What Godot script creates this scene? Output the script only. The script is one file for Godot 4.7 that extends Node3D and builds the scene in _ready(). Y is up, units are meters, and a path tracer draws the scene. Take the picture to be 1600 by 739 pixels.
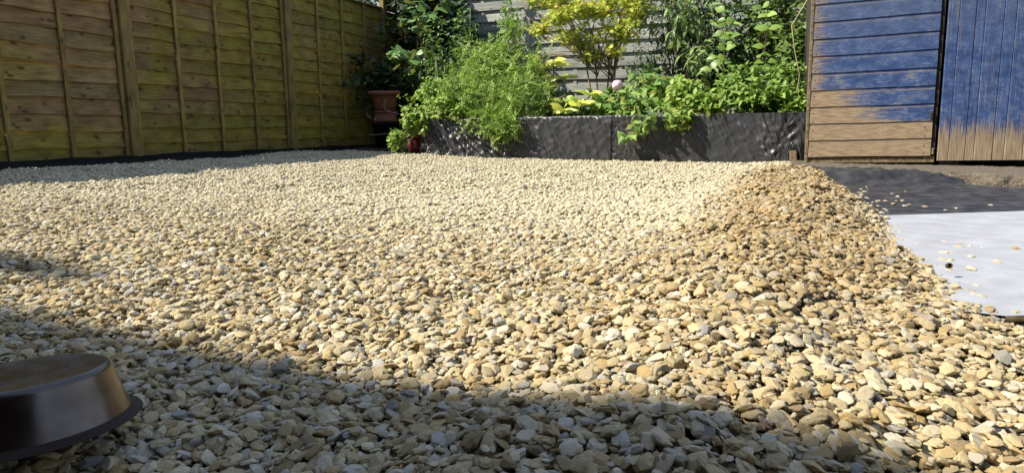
extends Node3D
# A garden, metres: x runs along the back fence, -z away towards it; the camera stands low over the gravel.

var used := {}
var grain := FastNoiseLite.new()
var lumps := FastNoiseLite.new()
var M := {}

# ---------------------------------------------------------------- naming
func numbered(n: String) -> String:
	if not used.has(n):
		used[n] = 0
		return n
	used[n] += 1
	return "%s_%03d" % [n, used[n]]

func tag(o: Node3D, label: String, category: String, group := "") -> Node3D:
	o.set_meta("label", label)
	o.set_meta("category", category)
	if group != "":
		o.set_meta("group", group)
	return o

func thing(called: String, label: String, category: String, at := Vector3.ZERO, group := "") -> Node3D:
	var o := Node3D.new()
	o.name = numbered(called)
	add_child(o)
	o.position = at
	return tag(o, label, category, group)

func part(parent: Node, called: String, mesh: Mesh, mat: Material, t := Transform3D.IDENTITY) -> MeshInstance3D:
	var o := MeshInstance3D.new()
	o.mesh = mesh
	o.material_override = mat
	o.transform = t
	if parent == self:
		o.name = numbered(called)
		add_child(o)
	else:
		var k := 0
		var n := called
		while parent.has_node(n):
			k += 1
			n = "%s_%03d" % [called, k]
		o.name = n
		parent.add_child(o)
	return o

var counts := {}
func piece(parent: Node, called: String, mesh: Mesh, mat: Material, t := Transform3D.IDENTITY) -> MeshInstance3D:
	# like part(), for long runs of alike pieces
	var key := str(parent.get_instance_id()) + called
	var k: int = counts.get(key, 0)
	counts[key] = k + 1
	var o := MeshInstance3D.new()
	o.mesh = mesh
	o.material_override = mat
	o.transform = t
	o.name = called if k == 0 else "%s_%03d" % [called, k]
	parent.add_child(o)
	return o

func struct(called: String, mesh: Mesh, mat: Material) -> MeshInstance3D:
	var o := part(self, called, mesh, mat)
	o.set_meta("kind", "structure")
	return o

func many(parent: Node, called: String, mesh: Mesh, mat: Material, list: Array, cols: Array) -> MultiMeshInstance3D:
	var mm := MultiMesh.new()
	mm.transform_format = MultiMesh.TRANSFORM_3D
	mm.use_colors = true
	mm.mesh = mesh
	mm.instance_count = list.size()
	for i in list.size():
		mm.set_instance_transform(i, list[i])
		mm.set_instance_color(i, cols[i])
	var o := MultiMeshInstance3D.new()
	o.multimesh = mm
	o.material_override = mat
	o.set_meta("kind", "stuff")
	var k := 0
	var n := called
	while parent.has_node(n):
		k += 1
		n = "%s_%03d" % [called, k]
	o.name = n
	parent.add_child(o)
	return o

# ---------------------------------------------------------------- meshes
func new_st() -> SurfaceTool:
	var st := SurfaceTool.new()
	st.begin(Mesh.PRIMITIVE_TRIANGLES)
	return st

func done(st: SurfaceTool, flat := false) -> ArrayMesh:
	if flat:
		st.set_smooth_group(-1)
	st.generate_normals()
	return st.commit()

func grid(nu: int, nv: int, f: Callable) -> ArrayMesh:
	var st := new_st()
	for j in nv + 1:
		for i in nu + 1:
			var u := float(i) / nu
			var v := float(j) / nv
			st.set_uv(Vector2(u, v))
			st.add_vertex(f.call(u, v))
	for j in nv:
		for i in nu:
			var a := j * (nu + 1) + i
			for k in [a, a + 1, a + nu + 1, a + 1, a + nu + 2, a + nu + 1]:
				st.add_index(k)
	return done(st)

func bar(l: float, h: float, w: float, b: float, seg := 1, wave = null, uvr := Rect2(0, 0, 1, 1)) -> ArrayMesh:
	# a chamfered plank along x, from 0 to l, height h about y 0, thickness w about z 0
	var st := new_st()
	st.set_smooth_group(-1)
	var prof := [Vector2(-h / 2, w / 2 - b), Vector2(-h / 2 + b, w / 2), Vector2(h / 2 - b, w / 2), Vector2(h / 2, w / 2 - b), Vector2(h / 2, -w / 2 + b), Vector2(h / 2 - b, -w / 2), Vector2(-h / 2 + b, -w / 2), Vector2(-h / 2, -w / 2 + b)]
	var rings := []
	for s in seg + 1:
		var t := float(s) / seg
		var r := []
		for p in prof:
			var v := Vector3(t * l, p.x, p.y)
			if wave != null:
				v = wave.call(v, t)
			r.append(v)
		rings.append(r)
	var uv := func(v: Vector3, q: Vector2): return Vector2(uvr.position.x + uvr.size.x * v.x / l, uvr.position.y + uvr.size.y * (0.5 - q.x / h))
	for s in seg:
		for k in 8:
			var k2 := (k + 1) % 8
			var q: Array = [[rings[s][k], prof[k]], [rings[s][k2], prof[k2]], [rings[s + 1][k2], prof[k2]], [rings[s + 1][k], prof[k]]]
			for n in [0, 1, 2, 0, 2, 3]:
				st.set_uv(uv.call(q[n][0], q[n][1]))
				st.add_vertex(q[n][0])
	for e in [0, seg]:
		var c: Vector3 = (rings[e][1] + rings[e][5]) / 2.0
		for k in 8:
			var tri: Array = [[c, Vector2.ZERO], [rings[e][k], prof[k]], [rings[e][(k + 1) % 8], prof[(k + 1) % 8]]]
			if e == 0:
				tri.reverse()
			for p in tri:
				st.set_uv(uv.call(p[0], p[1]))
				st.add_vertex(p[0])
	st.generate_normals()
	return st.commit()

func tint(m: ArrayMesh, f: Callable) -> ArrayMesh:
	# vertex colours as a function of the position
	var a := m.surface_get_arrays(0)
	var v: PackedVector3Array = a[Mesh.ARRAY_VERTEX]
	var c := PackedColorArray()
	c.resize(v.size())
	for i in v.size():
		c[i] = f.call(v[i])
	a[Mesh.ARRAY_COLOR] = c
	var r := ArrayMesh.new()
	r.add_surface_from_arrays(Mesh.PRIMITIVE_TRIANGLES, a)
	return r

func tube(st: SurfaceTool, pts: Array, r0: float, r1: float, sides := 5) -> void:
	var rings := []
	for i in pts.size():
		var d: Vector3 = (pts[mini(i + 1, pts.size() - 1)] - pts[maxi(i - 1, 0)]).normalized()
		var x := d.cross(Vector3(0.31, 0.2, 0.93)).normalized()
		var y := d.cross(x)
		var r := lerpf(r0, r1, float(i) / (pts.size() - 1))
		var ring := []
		for k in sides:
			var a := TAU * k / sides
			ring.append([pts[i] + (x * cos(a) + y * sin(a)) * r, x * cos(a) + y * sin(a)])
		rings.append(ring)
	for i in pts.size() - 1:
		for k in sides:
			var k2 := (k + 1) % sides
			for q in [rings[i][k], rings[i + 1][k], rings[i + 1][k2], rings[i][k], rings[i + 1][k2], rings[i][k2]]:
				st.set_normal(q[1])
				st.set_uv(Vector2.ZERO)
				st.add_vertex(q[0])

func lathe(prof: Array, sides := 48, wob := 0.0) -> ArrayMesh:
	return grid(sides, prof.size() - 1, func(u, v):
		var p: Vector2 = prof[int(round(v * (prof.size() - 1)))]
		var a: float = -TAU * u
		var r: float = p.x * (1.0 + wob * sin(a * 2.0 + 1.0))
		return Vector3(r * cos(a), p.y, r * sin(a)))

func curve(a: Vector3, b: Vector3, sag: Vector3, n := 6) -> Array:
	var out := []
	for i in n + 1:
		var t := float(i) / n
		out.append(a.lerp(b, t) + sag * 4.0 * t * (1.0 - t))
	return out

# leaves lie along +z from the origin, face up +y
func leaf(l: float, w: float, fold: float, droop: float, n := 4, fat := 0.85, wavy := 0.0) -> ArrayMesh:
	var st := new_st()
	var rows := []
	for i in n + 1:
		var t := float(i) / n
		var hw := w * 0.5 * sin(PI * pow(t, fat)) if i > 0 and i < n else 0.0
		if i == 0:
			hw = w * 0.03
		var y := -droop * l * t * t
		var k := wavy * w * (1.0 if i % 2 == 0 else -1.0)
		rows.append([Vector3(-hw, y + fold * hw + k, t * l), Vector3(0, y, t * l), Vector3(hw, y + fold * hw - k, t * l)])
	for i in n:
		var a: Array = rows[i]
		var b: Array = rows[i + 1]
		for q in [[a[0], b[0], b[1], a[1]], [a[1], b[1], b[2], a[2]]]:
			var tr: Array = [0, 1, 2, 0, 2, 3] if i < n - 1 else [0, 1, 3] if q[0] == a[0] else [0, 1, 3]
			for k in tr:
				st.add_vertex(q[k])
	st.index()
	return done(st)

func lobed(l: float, w: float, lobes: int, depth: float, fold := 0.12, narrow := 1.0) -> ArrayMesh:
	# a palmate leaf: a fan round the point where the stalk joins it
	var st := new_st()
	var ring := []
	var c := Vector3(0, 0, l * 0.22)
	var n := lobes * 4
	for i in n + 1:
		var t := float(i) / n
		var a := lerpf(-2.5, 2.5, t)
		var ph := absf(fposmod(t * lobes, 1.0) - 0.5) * 2.0
		var r := 1.0 - depth * pow(ph, narrow)
		r *= lerpf(1.0, 0.62, absf(a) / 2.5)
		var p := c + Vector3(sin(a) * r * w * 0.6, 0, cos(a) * r * l * 0.78)
		p.y = fold * r * w * (0.4 - ph * 0.5) - 0.25 * r * r * l * 0.5
		ring.append(p)
	for i in n:
		for v in [c, ring[i], ring[i + 1]]:
			st.add_vertex(v)
	for v in [c, ring[n], Vector3(0, 0, 0), c, Vector3(0, 0, 0), ring[0]]:
		st.add_vertex(v)
	return done(st, true)

func pinnate(l: float, pairs: int, ll: float, lw: float) -> ArrayMesh:
	# a leaf of several leaflets along a stalk
	var st := new_st()
	var one := leaf(ll, lw, 0.3, 0.15, 2, 0.8)
	for i in pairs:
		var t := lerpf(0.25, 0.85, float(i) / maxi(pairs - 1, 1))
		for s in [-1.0, 1.0]:
			st.append_from(one, 0, Transform3D(Basis(Vector3.UP, s * 1.0).rotated(Vector3.FORWARD, s * 0.2), Vector3(0, -0.15 * l * t * t, t * l)))
	st.append_from(one, 0, Transform3D(Basis.IDENTITY.scaled(Vector3(1.2, 1, 1.3)), Vector3(0, -0.15 * l, l)))
	for q in [Vector3(-0.0008, 0, 0), Vector3(0.0008, 0, 0), Vector3(0, -0.15 * l, l)]:
		st.set_normal(Vector3.UP)
		st.add_vertex(q)
	return st.commit()

func icosphere(level: int) -> Array:
	var t := (1.0 + sqrt(5.0)) / 2.0
	var v := []
	for q in [[-1, t, 0], [1, t, 0], [-1, -t, 0], [1, -t, 0], [0, -1, t], [0, 1, t], [0, -1, -t], [0, 1, -t], [t, 0, -1], [t, 0, 1], [-t, 0, -1], [-t, 0, 1]]:
		v.append(Vector3(q[0], q[1], q[2]).normalized())
	var f := [[0, 11, 5], [0, 5, 1], [0, 1, 7], [0, 7, 10], [0, 10, 11], [1, 5, 9], [5, 11, 4], [11, 10, 2], [10, 7, 6], [7, 1, 8], [3, 9, 4], [3, 4, 2], [3, 2, 6], [3, 6, 8], [3, 8, 9], [4, 9, 5], [2, 4, 11], [6, 2, 10], [8, 6, 7], [9, 8, 1]]
	for k in level:
		var mid := {}
		var g := []
		for tri in f:
			var m := []
			for e in 3:
				var a: int = tri[e]
				var b: int = tri[(e + 1) % 3]
				var key := mini(a, b) * 100000 + maxi(a, b)
				if not mid.has(key):
					mid[key] = v.size()
					v.append(((v[a] + v[b]) / 2.0).normalized())
				m.append(mid[key])
			g.append([tri[0], m[0], m[2]])
			g.append([tri[1], m[1], m[0]])
			g.append([tri[2], m[2], m[1]])
			g.append([m[0], m[1], m[2]])
		f = g
	return [v, f]

func pebble(ico: Array, rng: RandomNumberGenerator) -> ArrayMesh:
	# a unit stone, longest half-axis 1, flat side down: a lump with a few faces broken off and the edges worn
	var b := rng.randf_range(0.6, 0.95)
	var c := rng.randf_range(0.24, 0.5)
	var planes := []
	for i in rng.randi_range(4, 9):
		var d := Vector3(rng.randfn(), rng.randfn(), rng.randfn()).normalized()
		planes.append([d, rng.randf_range(0.6, 0.88)])
	var off := Vector3(rng.randf(), rng.randf(), rng.randf()) * 50.0
	var st := new_st()
	for q in ico[0]:
		var p: Vector3 = q
		p *= 1.0 + 0.3 * lumps.get_noise_3dv(p * 55.0 + off)
		for pl in planes:
			var over: float = p.dot(pl[0]) - pl[1]
			if over > 0.0:
				p -= pl[0] * over * 0.88
		p *= 1.0 + 0.05 * lumps.get_noise_3dv(p * 190.0 + off)
		st.add_vertex(p * Vector3(1.1, c * 1.1, b * 1.1))
	for tri in ico[1]:
		for k in 3:
			st.add_index(tri[k])
	return done(st)

# ---------------------------------------------------------------- textures and materials
func noise(s: int, freq: float, oct := 3, kind := FastNoiseLite.TYPE_SIMPLEX_SMOOTH) -> FastNoiseLite:
	var n := FastNoiseLite.new()
	n.seed = s
	n.frequency = freq
	n.noise_type = kind
	n.fractal_octaves = oct
	return n

func noise_tex(s: int, freq: float, oct: int, lo: Color, hi: Color, size := 512, nrm := false, bump := 4.0, kind := FastNoiseLite.TYPE_SIMPLEX_SMOOTH) -> NoiseTexture2D:
	var t := NoiseTexture2D.new()
	t.width = size
	t.height = size
	t.seamless = true
	t.noise = noise(s, freq, oct, kind)
	if nrm:
		t.as_normal_map = true
		t.bump_strength = bump
	else:
		var g := Gradient.new()
		g.set_color(0, lo)
		g.set_color(1, hi)
		t.color_ramp = g
	return t

func mat(called: String, col: Color, rough: float, tex: Texture2D = null, scale := 0.0, vcol := false) -> StandardMaterial3D:
	# col is linear
	var m := StandardMaterial3D.new()
	m.resource_name = called
	m.albedo_color = col.linear_to_srgb()
	m.roughness = rough
	m.vertex_color_use_as_albedo = vcol
	if tex:
		m.albedo_texture = tex
	if scale > 0.0:
		m.uv1_triplanar = true
		m.uv1_scale = Vector3.ONE * scale
	M[called] = m
	return m

func normals(m: StandardMaterial3D, t: Texture2D, s := 1.0) -> void:
	m.normal_enabled = true
	m.normal_texture = t
	m.normal_scale = s

func wood_image(s: int, w: int, h: int, rows: int, dark: Color, light: Color, knots: int, silver := 0.0) -> Image:
	# boards lying along u, «rows» of them above each other, with grain that bends round the knots
	var im := Image.create(w, h, false, Image.FORMAT_RGB8)
	var rng := RandomNumberGenerator.new()
	rng.seed = s
	var n1 := noise(s, 1.0, 3)
	var n2 := noise(s + 1, 1.0, 2)
	var rh := h / rows
	for r in rows:
		var ks := []
		for k in knots:
			ks.append(Vector3(rng.randf() * w, rng.randf_range(0.15, 0.85) * rh, rng.randf_range(3.5, 7.5)))
		var tone := rng.randf_range(0.82, 1.12)
		for y in rh:
			for x in w:
				var bend := 0.0
				var spot := 0.0
				for k in ks:
					var dx: float = (x - k.x) / 2.4
					var dy: float = y - k.y
					var d2: float = (dx * dx + dy * dy) / (k.z * k.z)
					if d2 < 9.0:
						bend += signf(dy) * k.z * 1.1 * exp(-d2 * 0.5)
						spot = maxf(spot, exp(-d2 * 1.6))
				var yy: float = y + bend
				var g := n1.get_noise_2d(x * 0.006 + r * 31.0, yy * 0.17) * 0.5 + n2.get_noise_2d(x * 0.022, yy * 0.55 + r * 77.0) * 0.35
				var big := n2.get_noise_2d(x * 0.008 + 300.0, y * 0.02 + r * 13.0)
				var t := clampf(0.5 + g * 0.9 + big * 0.35, 0.0, 1.0)
				var c := dark.lerp(light, t) * tone
				c = c.lerp(Color(dark.r * 0.25, dark.g * 0.2, dark.b * 0.2), spot * 0.95)
				if silver > 0.0:
					var l := c.get_luminance()
					c = c.lerp(Color(l, l * 0.99, l * 0.95), silver)
				im.set_pixel(x, r * rh + y, Color(c.r, c.g, c.b).linear_to_srgb())
	return im

func paint_image(w: int, h: int, upright: bool) -> Image:
	# worn blue paint over weathered boards; u across the shed front, v from 2 m down to its foot
	var im := Image.create(w, h, false, Image.FORMAT_RGB8)
	var a := noise(91, 1.0, 4)
	var b := noise(92, 1.0, 3)
	var c := noise(93, 1.0, 4)
	var d := noise(94, 1.0, 2)
	var wide := 0.74 if not upright else 0.86
	for y in h:
		var hh := (1.0 - float(y) / h) * 2.0
		for x in w:
			var u := float(x) / w * wide
			var along := u * 9.0 if not upright else hh * 5.0
			var across := hh * 130.0 if not upright else u * 150.0
			var g := a.get_noise_2d(along, across)
			var fine := b.get_noise_2d(along * 4.0, across * 2.2)
			var patch := c.get_noise_2d(u * 7.0, hh * 9.0)
			var edge: float
			if upright:
				edge = 0.19 + 0.05 * d.get_noise_2d(u * 9.0, 3.0) + 0.1 * a.get_noise_2d(hh * 1.6, u * 120.0) + fine * 0.03
			else:
				# the lowest boards are bare, the next two have lost their paint from the left
				var bi := int(floor((hh - 0.018) / 0.114))
				var from := 9.0 if bi < 2 else 0.40 if bi == 2 else 0.27 if bi == 3 else 0.05 if bi == 4 else 0.03 if bi == 5 else 0.008
				var rag := a.get_noise_2d(u * 5.0 + bi * 9.0, across * 0.8) * 0.16 + fine * 0.05 + patch * 0.06
				if bi == 2:
					rag -= 0.12 * smoothstep(0.3, 0.0, fposmod(hh - 0.018, 0.114) / 0.114)
				edge = hh - (u - from + rag) * 0.35
			var on := smoothstep(-0.03, 0.025, hh - edge + fine * 0.02) if not upright else smoothstep(-0.05, 0.05, hh - edge)
			# scuffs, worn arrises and chalky streaks
			var keep := 0.35 if not upright and hh > 0.6 else 1.0
			var wear := keep * smoothstep(0.26, 0.5, g * 0.55 + patch * (0.55 if not upright else 0.2) + fine * 0.25 + 0.14 * (1.0 - smoothstep(0.4, 0.95, hh)))
			on *= 1.0 - wear * (0.4 if not upright else 0.25)
			if not upright:
				var in_board := fposmod(hh, 0.114) / 0.114
				on *= 1.0 - (0.7 if hh < 0.6 else 0.35) * smoothstep(0.9 + g * 0.1, 0.99, in_board)
				on *= 1.0 - 0.3 * smoothstep(0.06, 0.0, u - 0.012 + fine * 0.05) * smoothstep(1.3, 0.7, hh)
			else:
				var sw := smoothstep(0.30, 0.5, a.get_noise_2d(hh * 1.3 + 50.0, u * 75.0) + fine * 0.25)
				on *= 1.0 - sw * 0.45
			var t := clampf(0.5 + g * 0.8 + fine * 0.3, 0.0, 1.0)
			var wood := Color(0.17, 0.118, 0.07).lerp(Color(0.40, 0.31, 0.205), t)
			if upright:
				wood = Color(0.16, 0.115, 0.075).lerp(Color(0.36, 0.28, 0.19), t)
			var blue := Color(0.016, 0.045, 0.15).lerp(Color(0.034, 0.082, 0.23), clampf(0.5 + patch * 0.9 + g * 0.4, 0.0, 1.0))
			blue = blue.lerp(Color(0.13, 0.165, 0.25), 0.32 * smoothstep(0.02, 0.5, c.get_noise_2d(u * 16.0 + 40.0, hh * 26.0) + g * 0.35))
			blue = blue.lerp(Color(0.10, 0.125, 0.185), 0.35 * smoothstep(0.55, 1.15, hh))
			var scr := absf(b.get_noise_2d(u * 30.0 + along, hh * 32.0 + 200.0))
			blue = blue.lerp(Color(0.42, 0.45, 0.5), 0.6 * smoothstep(0.03, 0.0, scr) * smoothstep(0.0, 0.4, patch + 0.2))
			var col := wood.lerp(blue, clampf(on, 0.0, 1.0))
			if not upright:
				# nail heads with rust, two to a board at both ends
				for nx in [0.022, 0.70]:
					var ny := fposmod(hh, 0.114)
					for k in [0.03, 0.085]:
						var dd := Vector2(u - nx, ny - k).length()
						if dd < 0.006:
							col = col.lerp(Color(0.025, 0.018, 0.014), smoothstep(0.006, 0.003, dd))
			im.set_pixel(x, y, col.linear_to_srgb())
	return im

func build_materials() -> void:
	lumps.seed = 5
	lumps.frequency = 0.02
	lumps.fractal_octaves = 2
	grain.seed = 9
	grain.frequency = 1.0
	var stone_tex := noise_tex(21, 0.02, 5, Color(0.72, 0.71, 0.69), Color(1, 1, 1), 512)
	var m := mat("stone", Color(1, 1, 1), 0.88, stone_tex, 0.55, true)
	normals(m, noise_tex(22, 0.03, 5, Color.BLACK, Color.WHITE, 512, true, 5.0), 0.7)
	m.metallic_specular = 0.35
	m = mat("fines", Color(0.34, 0.265, 0.15), 0.95, noise_tex(24, 0.06, 4, Color(0.45, 0.43, 0.4), Color(1, 1, 1), 512), 9.0)
	mat("soil", Color(0.045, 0.032, 0.02), 0.95, noise_tex(25, 0.05, 5, Color(0.5, 0.5, 0.5), Color(1, 1, 1)), 3.0)
	mat("concrete", Color(0.23, 0.195, 0.155), 0.93, noise_tex(26, 0.03, 5, Color(0.52, 0.5, 0.47), Color(1, 1, 1)), 2.6)
	normals(M.concrete, noise_tex(27, 0.05, 5, Color.BLACK, Color.WHITE, 512, true, 9.0), 1.2)
	m = mat("fence_wood", Color(1, 1, 1), 0.85, ImageTexture.create_from_image(wood_image(31, 1024, 512, 8, Color(0.115, 0.08, 0.038), Color(0.34, 0.255, 0.13), 7)), 0.0, true)
	m = mat("grey_wood", Color(1, 1, 1), 0.9, ImageTexture.create_from_image(wood_image(37, 768, 384, 6, Color(0.22, 0.22, 0.205), Color(0.56, 0.56, 0.54), 3, 0.75)), 0.0, true)
	m = mat("clad_paint", Color(1, 1, 1), 0.62, ImageTexture.create_from_image(paint_image(700, 1400, false)))
	m = mat("door_paint", Color(1, 1, 1), 0.6, ImageTexture.create_from_image(paint_image(700, 1400, true)))
	mat("bare_wood", Color(0.33, 0.26, 0.16), 0.88, noise_tex(41, 0.02, 4, Color(0.5, 0.48, 0.45), Color(1, 1, 1)), 3.0)
	mat("dark_wood", Color(0.06, 0.05, 0.04), 0.9, noise_tex(42, 0.02, 4, Color(0.5, 0.5, 0.5), Color(1, 1, 1)), 3.0)
	# woven ground sheet: a fine weave that catches the light
	var weave := Image.create(256, 256, false, Image.FORMAT_RGB8)
	for y in 256:
		for x in 256:
			var hx := absf(sin(x * PI / 8.0))
			var hy := absf(sin(y * PI / 8.0))
			var over := (x / 8 + y / 8) % 2 == 0
			var k := (hx if over else hy) * 0.75 + 0.25
			weave.set_pixel(x, y, Color(k, k, k))
	var wn := weave.duplicate() as Image
	wn.bump_map_to_normal_map(1.5)
	m = mat("membrane", Color(0.062, 0.065, 0.074), 0.37, noise_tex(44, 0.02, 4, Color(0.7, 0.7, 0.7), Color(1, 1, 1)), 2.0)
	normals(m, ImageTexture.create_from_image(wn), 0.5)
	m.uv1_scale = Vector3.ONE * 6.0
	m.metallic_specular = 0.55
	m = mat("shiny_membrane", Color(0.085, 0.086, 0.094), 0.27, noise_tex(45, 0.03, 4, Color(0.6, 0.6, 0.6), Color(1, 1, 1)), 2.0)
	m.metallic_specular = 0.6
	m = mat("ground_sheet", Color(0.085, 0.086, 0.09), 0.4, noise_tex(46, 0.012, 5, Color(0.35, 0.35, 0.36), Color(1, 1, 1)), 1.3)
	normals(m, noise_tex(47, 0.02, 5, Color.BLACK, Color.WHITE, 512, true, 6.0), 0.6)
	mat("stitch", Color(0.1, 0.32, 0.24), 0.7)
	m = mat("white_sheet", Color(0.40, 0.418, 0.465), 0.6, noise_tex(48, 0.01, 6, Color(0.86, 0.86, 0.86), Color(1, 1, 1), 1024), 0.9)
	mat("terracotta", Color(0.33, 0.135, 0.07), 0.85, noise_tex(51, 0.02, 5, Color(0.55, 0.52, 0.5), Color(1, 1, 1)), 4.0)
	mat("black_plastic", Color(0.014, 0.014, 0.014), 0.75)
	M.black_plastic.metallic_specular = 0.2
	mat("red_plastic", Color(0.16, 0.018, 0.02), 0.35, noise_tex(52, 0.02, 4, Color(0.6, 0.6, 0.6), Color(1, 1, 1)), 4.0)
	mat("string", Color(0.42, 0.4, 0.35), 0.9)
	m = mat("steel", Color(0.135, 0.125, 0.118), 0.3, noise_tex(53, 0.01, 5, Color(0.72, 0.7, 0.68), Color(1, 1, 1)), 5.0)
	m.metallic = 1.0
	m.roughness_texture = noise_tex(54, 0.012, 5, Color(0.55, 0.55, 0.55), Color(1.0, 1.0, 1.0))
	m.roughness = 0.34
	mat("rubber", Color(0.028, 0.02, 0.017), 0.6)
	M.rubber.metallic_specular = 0.25
	mat("husk", Color(0.05, 0.028, 0.016), 0.6)
	mat("brick", Color(0.12, 0.065, 0.045), 0.9, noise_tex(55, 0.03, 4, Color(0.7, 0.7, 0.7), Color(1, 1, 1)), 1.0)
	mat("slate", Color(0.08, 0.08, 0.09), 0.8)
	mat("bark", Color(0.16, 0.115, 0.075), 0.9, noise_tex(56, 0.03, 4, Color(0.5, 0.5, 0.5), Color(1, 1, 1)), 6.0)
	mat("young_bark", Color(0.30, 0.21, 0.125), 0.85)
	mat("stem_green", Color(0.13, 0.15, 0.05), 0.7)
	mat("pale_stem", Color(0.48, 0.42, 0.27), 0.8)
	mat("petal", Color(1, 1, 1), 0.6, null, 0.0, true)
	m = mat("foliage", Color(1, 1, 1), 0.5, null, 0.0, true)
	m.backlight_enabled = true
	m.backlight = Color(0.5, 0.55, 0.16).linear_to_srgb()
	m.metallic_specular = 0.42

func leaf_mats(called: String, cols: Array, rough := 0.42, glow := 0.7) -> Array:
	var out := []
	for i in cols.size():
		var m := mat("%s%d" % [called, i], cols[i], rough)
		m.backlight_enabled = true
		m.backlight = (Color(0.46, 0.5, 0.14) * glow).linear_to_srgb()
		m.metallic_specular = 0.45
		out.append(m)
	return out

# ---------------------------------------------------------------- the lie of the gravel
func edge_x(z: float) -> float:
	# where the gravel ends on its right, against the bare ground sheet
	var e := 0.325
	if z < -1.6:
		e = lerpf(0.325, 0.35, smoothstep(-1.6, -2.3, z))
	if z < -2.4:
		e = lerpf(0.35, 0.26, smoothstep(-2.4, -3.1, z))
	if z < -3.1:
		e = lerpf(0.26, 0.11, smoothstep(-3.1, -4.6, z))
	if z > -1.1:
		e = 0.325
	e += 1.6 * maxf(0.0, z + 1.19)
	return e + 0.035 * lumps.get_noise_2d(z * 260.0, 7.0) + 0.02 * lumps.get_noise_2d(z * 900.0, 70.0)

func gravel_y(x: float, z: float) -> float:
	var y := 0.011 * lumps.get_noise_2d(x * 75.0, z * 75.0) + 0.006 * lumps.get_noise_2d(x * 230.0 + 90.0, z * 230.0)
	var ridge := -0.03 + 0.05 * smoothstep(-2.6, -4.2, z) - 0.03 * smoothstep(-1.6, -0.8, z)
	var top := 0.068 + 0.03 * smoothstep(-1.6, -2.4, z) - 0.07 * smoothstep(-2.9, -4.4, z) - 0.03 * smoothstep(-1.2, -0.4, z)
	var d := x - ridge
	var s := 0.30 + 0.12 * smoothstep(-2.0, -3.6, z)
	y += top * exp(-d * d / (2.0 * s * s * 0.36)) * (1.0 + 0.5 * lumps.get_noise_2d(x * 140.0, z * 140.0 + 50.0))
	y += 0.018 * smoothstep(-4.6, -5.2, z) * smoothstep(-2.6, -3.2, x)
	y -= 0.015 * smoothstep(-4.2, -4.95, x)
	var e := edge_x(z)
	var f := smoothstep(e + 0.0, e - 0.17, x)
	return lerpf(-0.035 + 0.026 * smoothstep(-2.6, -2.3, z), y, f)

func in_gravel(x: float, z: float) -> bool:
	if x > edge_x(z) or x < -5.05 + 0.02 * sin(z * 5.0):
		return false
	if x > -3.2 and z < -5.3:
		return false
	return z > -5.75 + 0.15 * sin(x * 3.0)

func pebble_color(rng: RandomNumberGenerator, x: float, z: float) -> Color:
	# freshly tipped stone on the heap is a damp ochre, the raked stone further off is dry and dusty
	var heap := exp(-pow((x - 0.02) / 0.2, 2.0)) * smoothstep(-0.7, -1.5, z) * smoothstep(-4.7, -3.7, z)
	heap = clampf(heap * 1.1 + 0.35 * exp(-pow((x - 0.05) / 0.35, 2.0)) * smoothstep(-4.7, -4.0, z) + 0.3 * lumps.get_noise_2d(x * 160.0, z * 160.0), 0.0, 1.0)
	var dusty := smoothstep(-1.0, -2.4, z) * (1.0 - heap)
	var r := rng.randf()
	var c: Color
	if r < 0.46:
		c = Color(0.60, 0.49, 0.295)
	elif r < 0.64:
		c = Color(0.68, 0.595, 0.425)
	elif r < 0.80:
		c = Color(0.52, 0.385, 0.195)
	elif r < 0.93:
		c = Color(0.62, 0.575, 0.47)
	elif r < 0.985:
		c = Color(0.36, 0.27, 0.155)
	else:
		c = Color(0.35, 0.34, 0.32)
	c = c.lerp(Color(0.80, 0.72, 0.525), dusty * 0.78)
	c = c.lerp(Color(0.42, 0.285, 0.13) * rng.randf_range(0.75, 1.15), heap * rng.randf_range(0.25, 0.85))
	var k := rng.randf_range(0.78, 1.14)
	return Color(c.r * k * 0.965, c.g * k, c.b * k * rng.randf_range(0.97, 1.1))

const CELL := 0.006
const GX := -5.25
const GZ := -6.1
var gw := 960
var gd := 1010
var top_of := PackedFloat32Array()

func top_at(x: float, z: float) -> float:
	var i := clampi(int((x - GX) / CELL), 0, gw - 1)
	var j := clampi(int((z - GZ) / CELL), 0, gd - 1)
	return top_of[j * gw + i]

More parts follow.
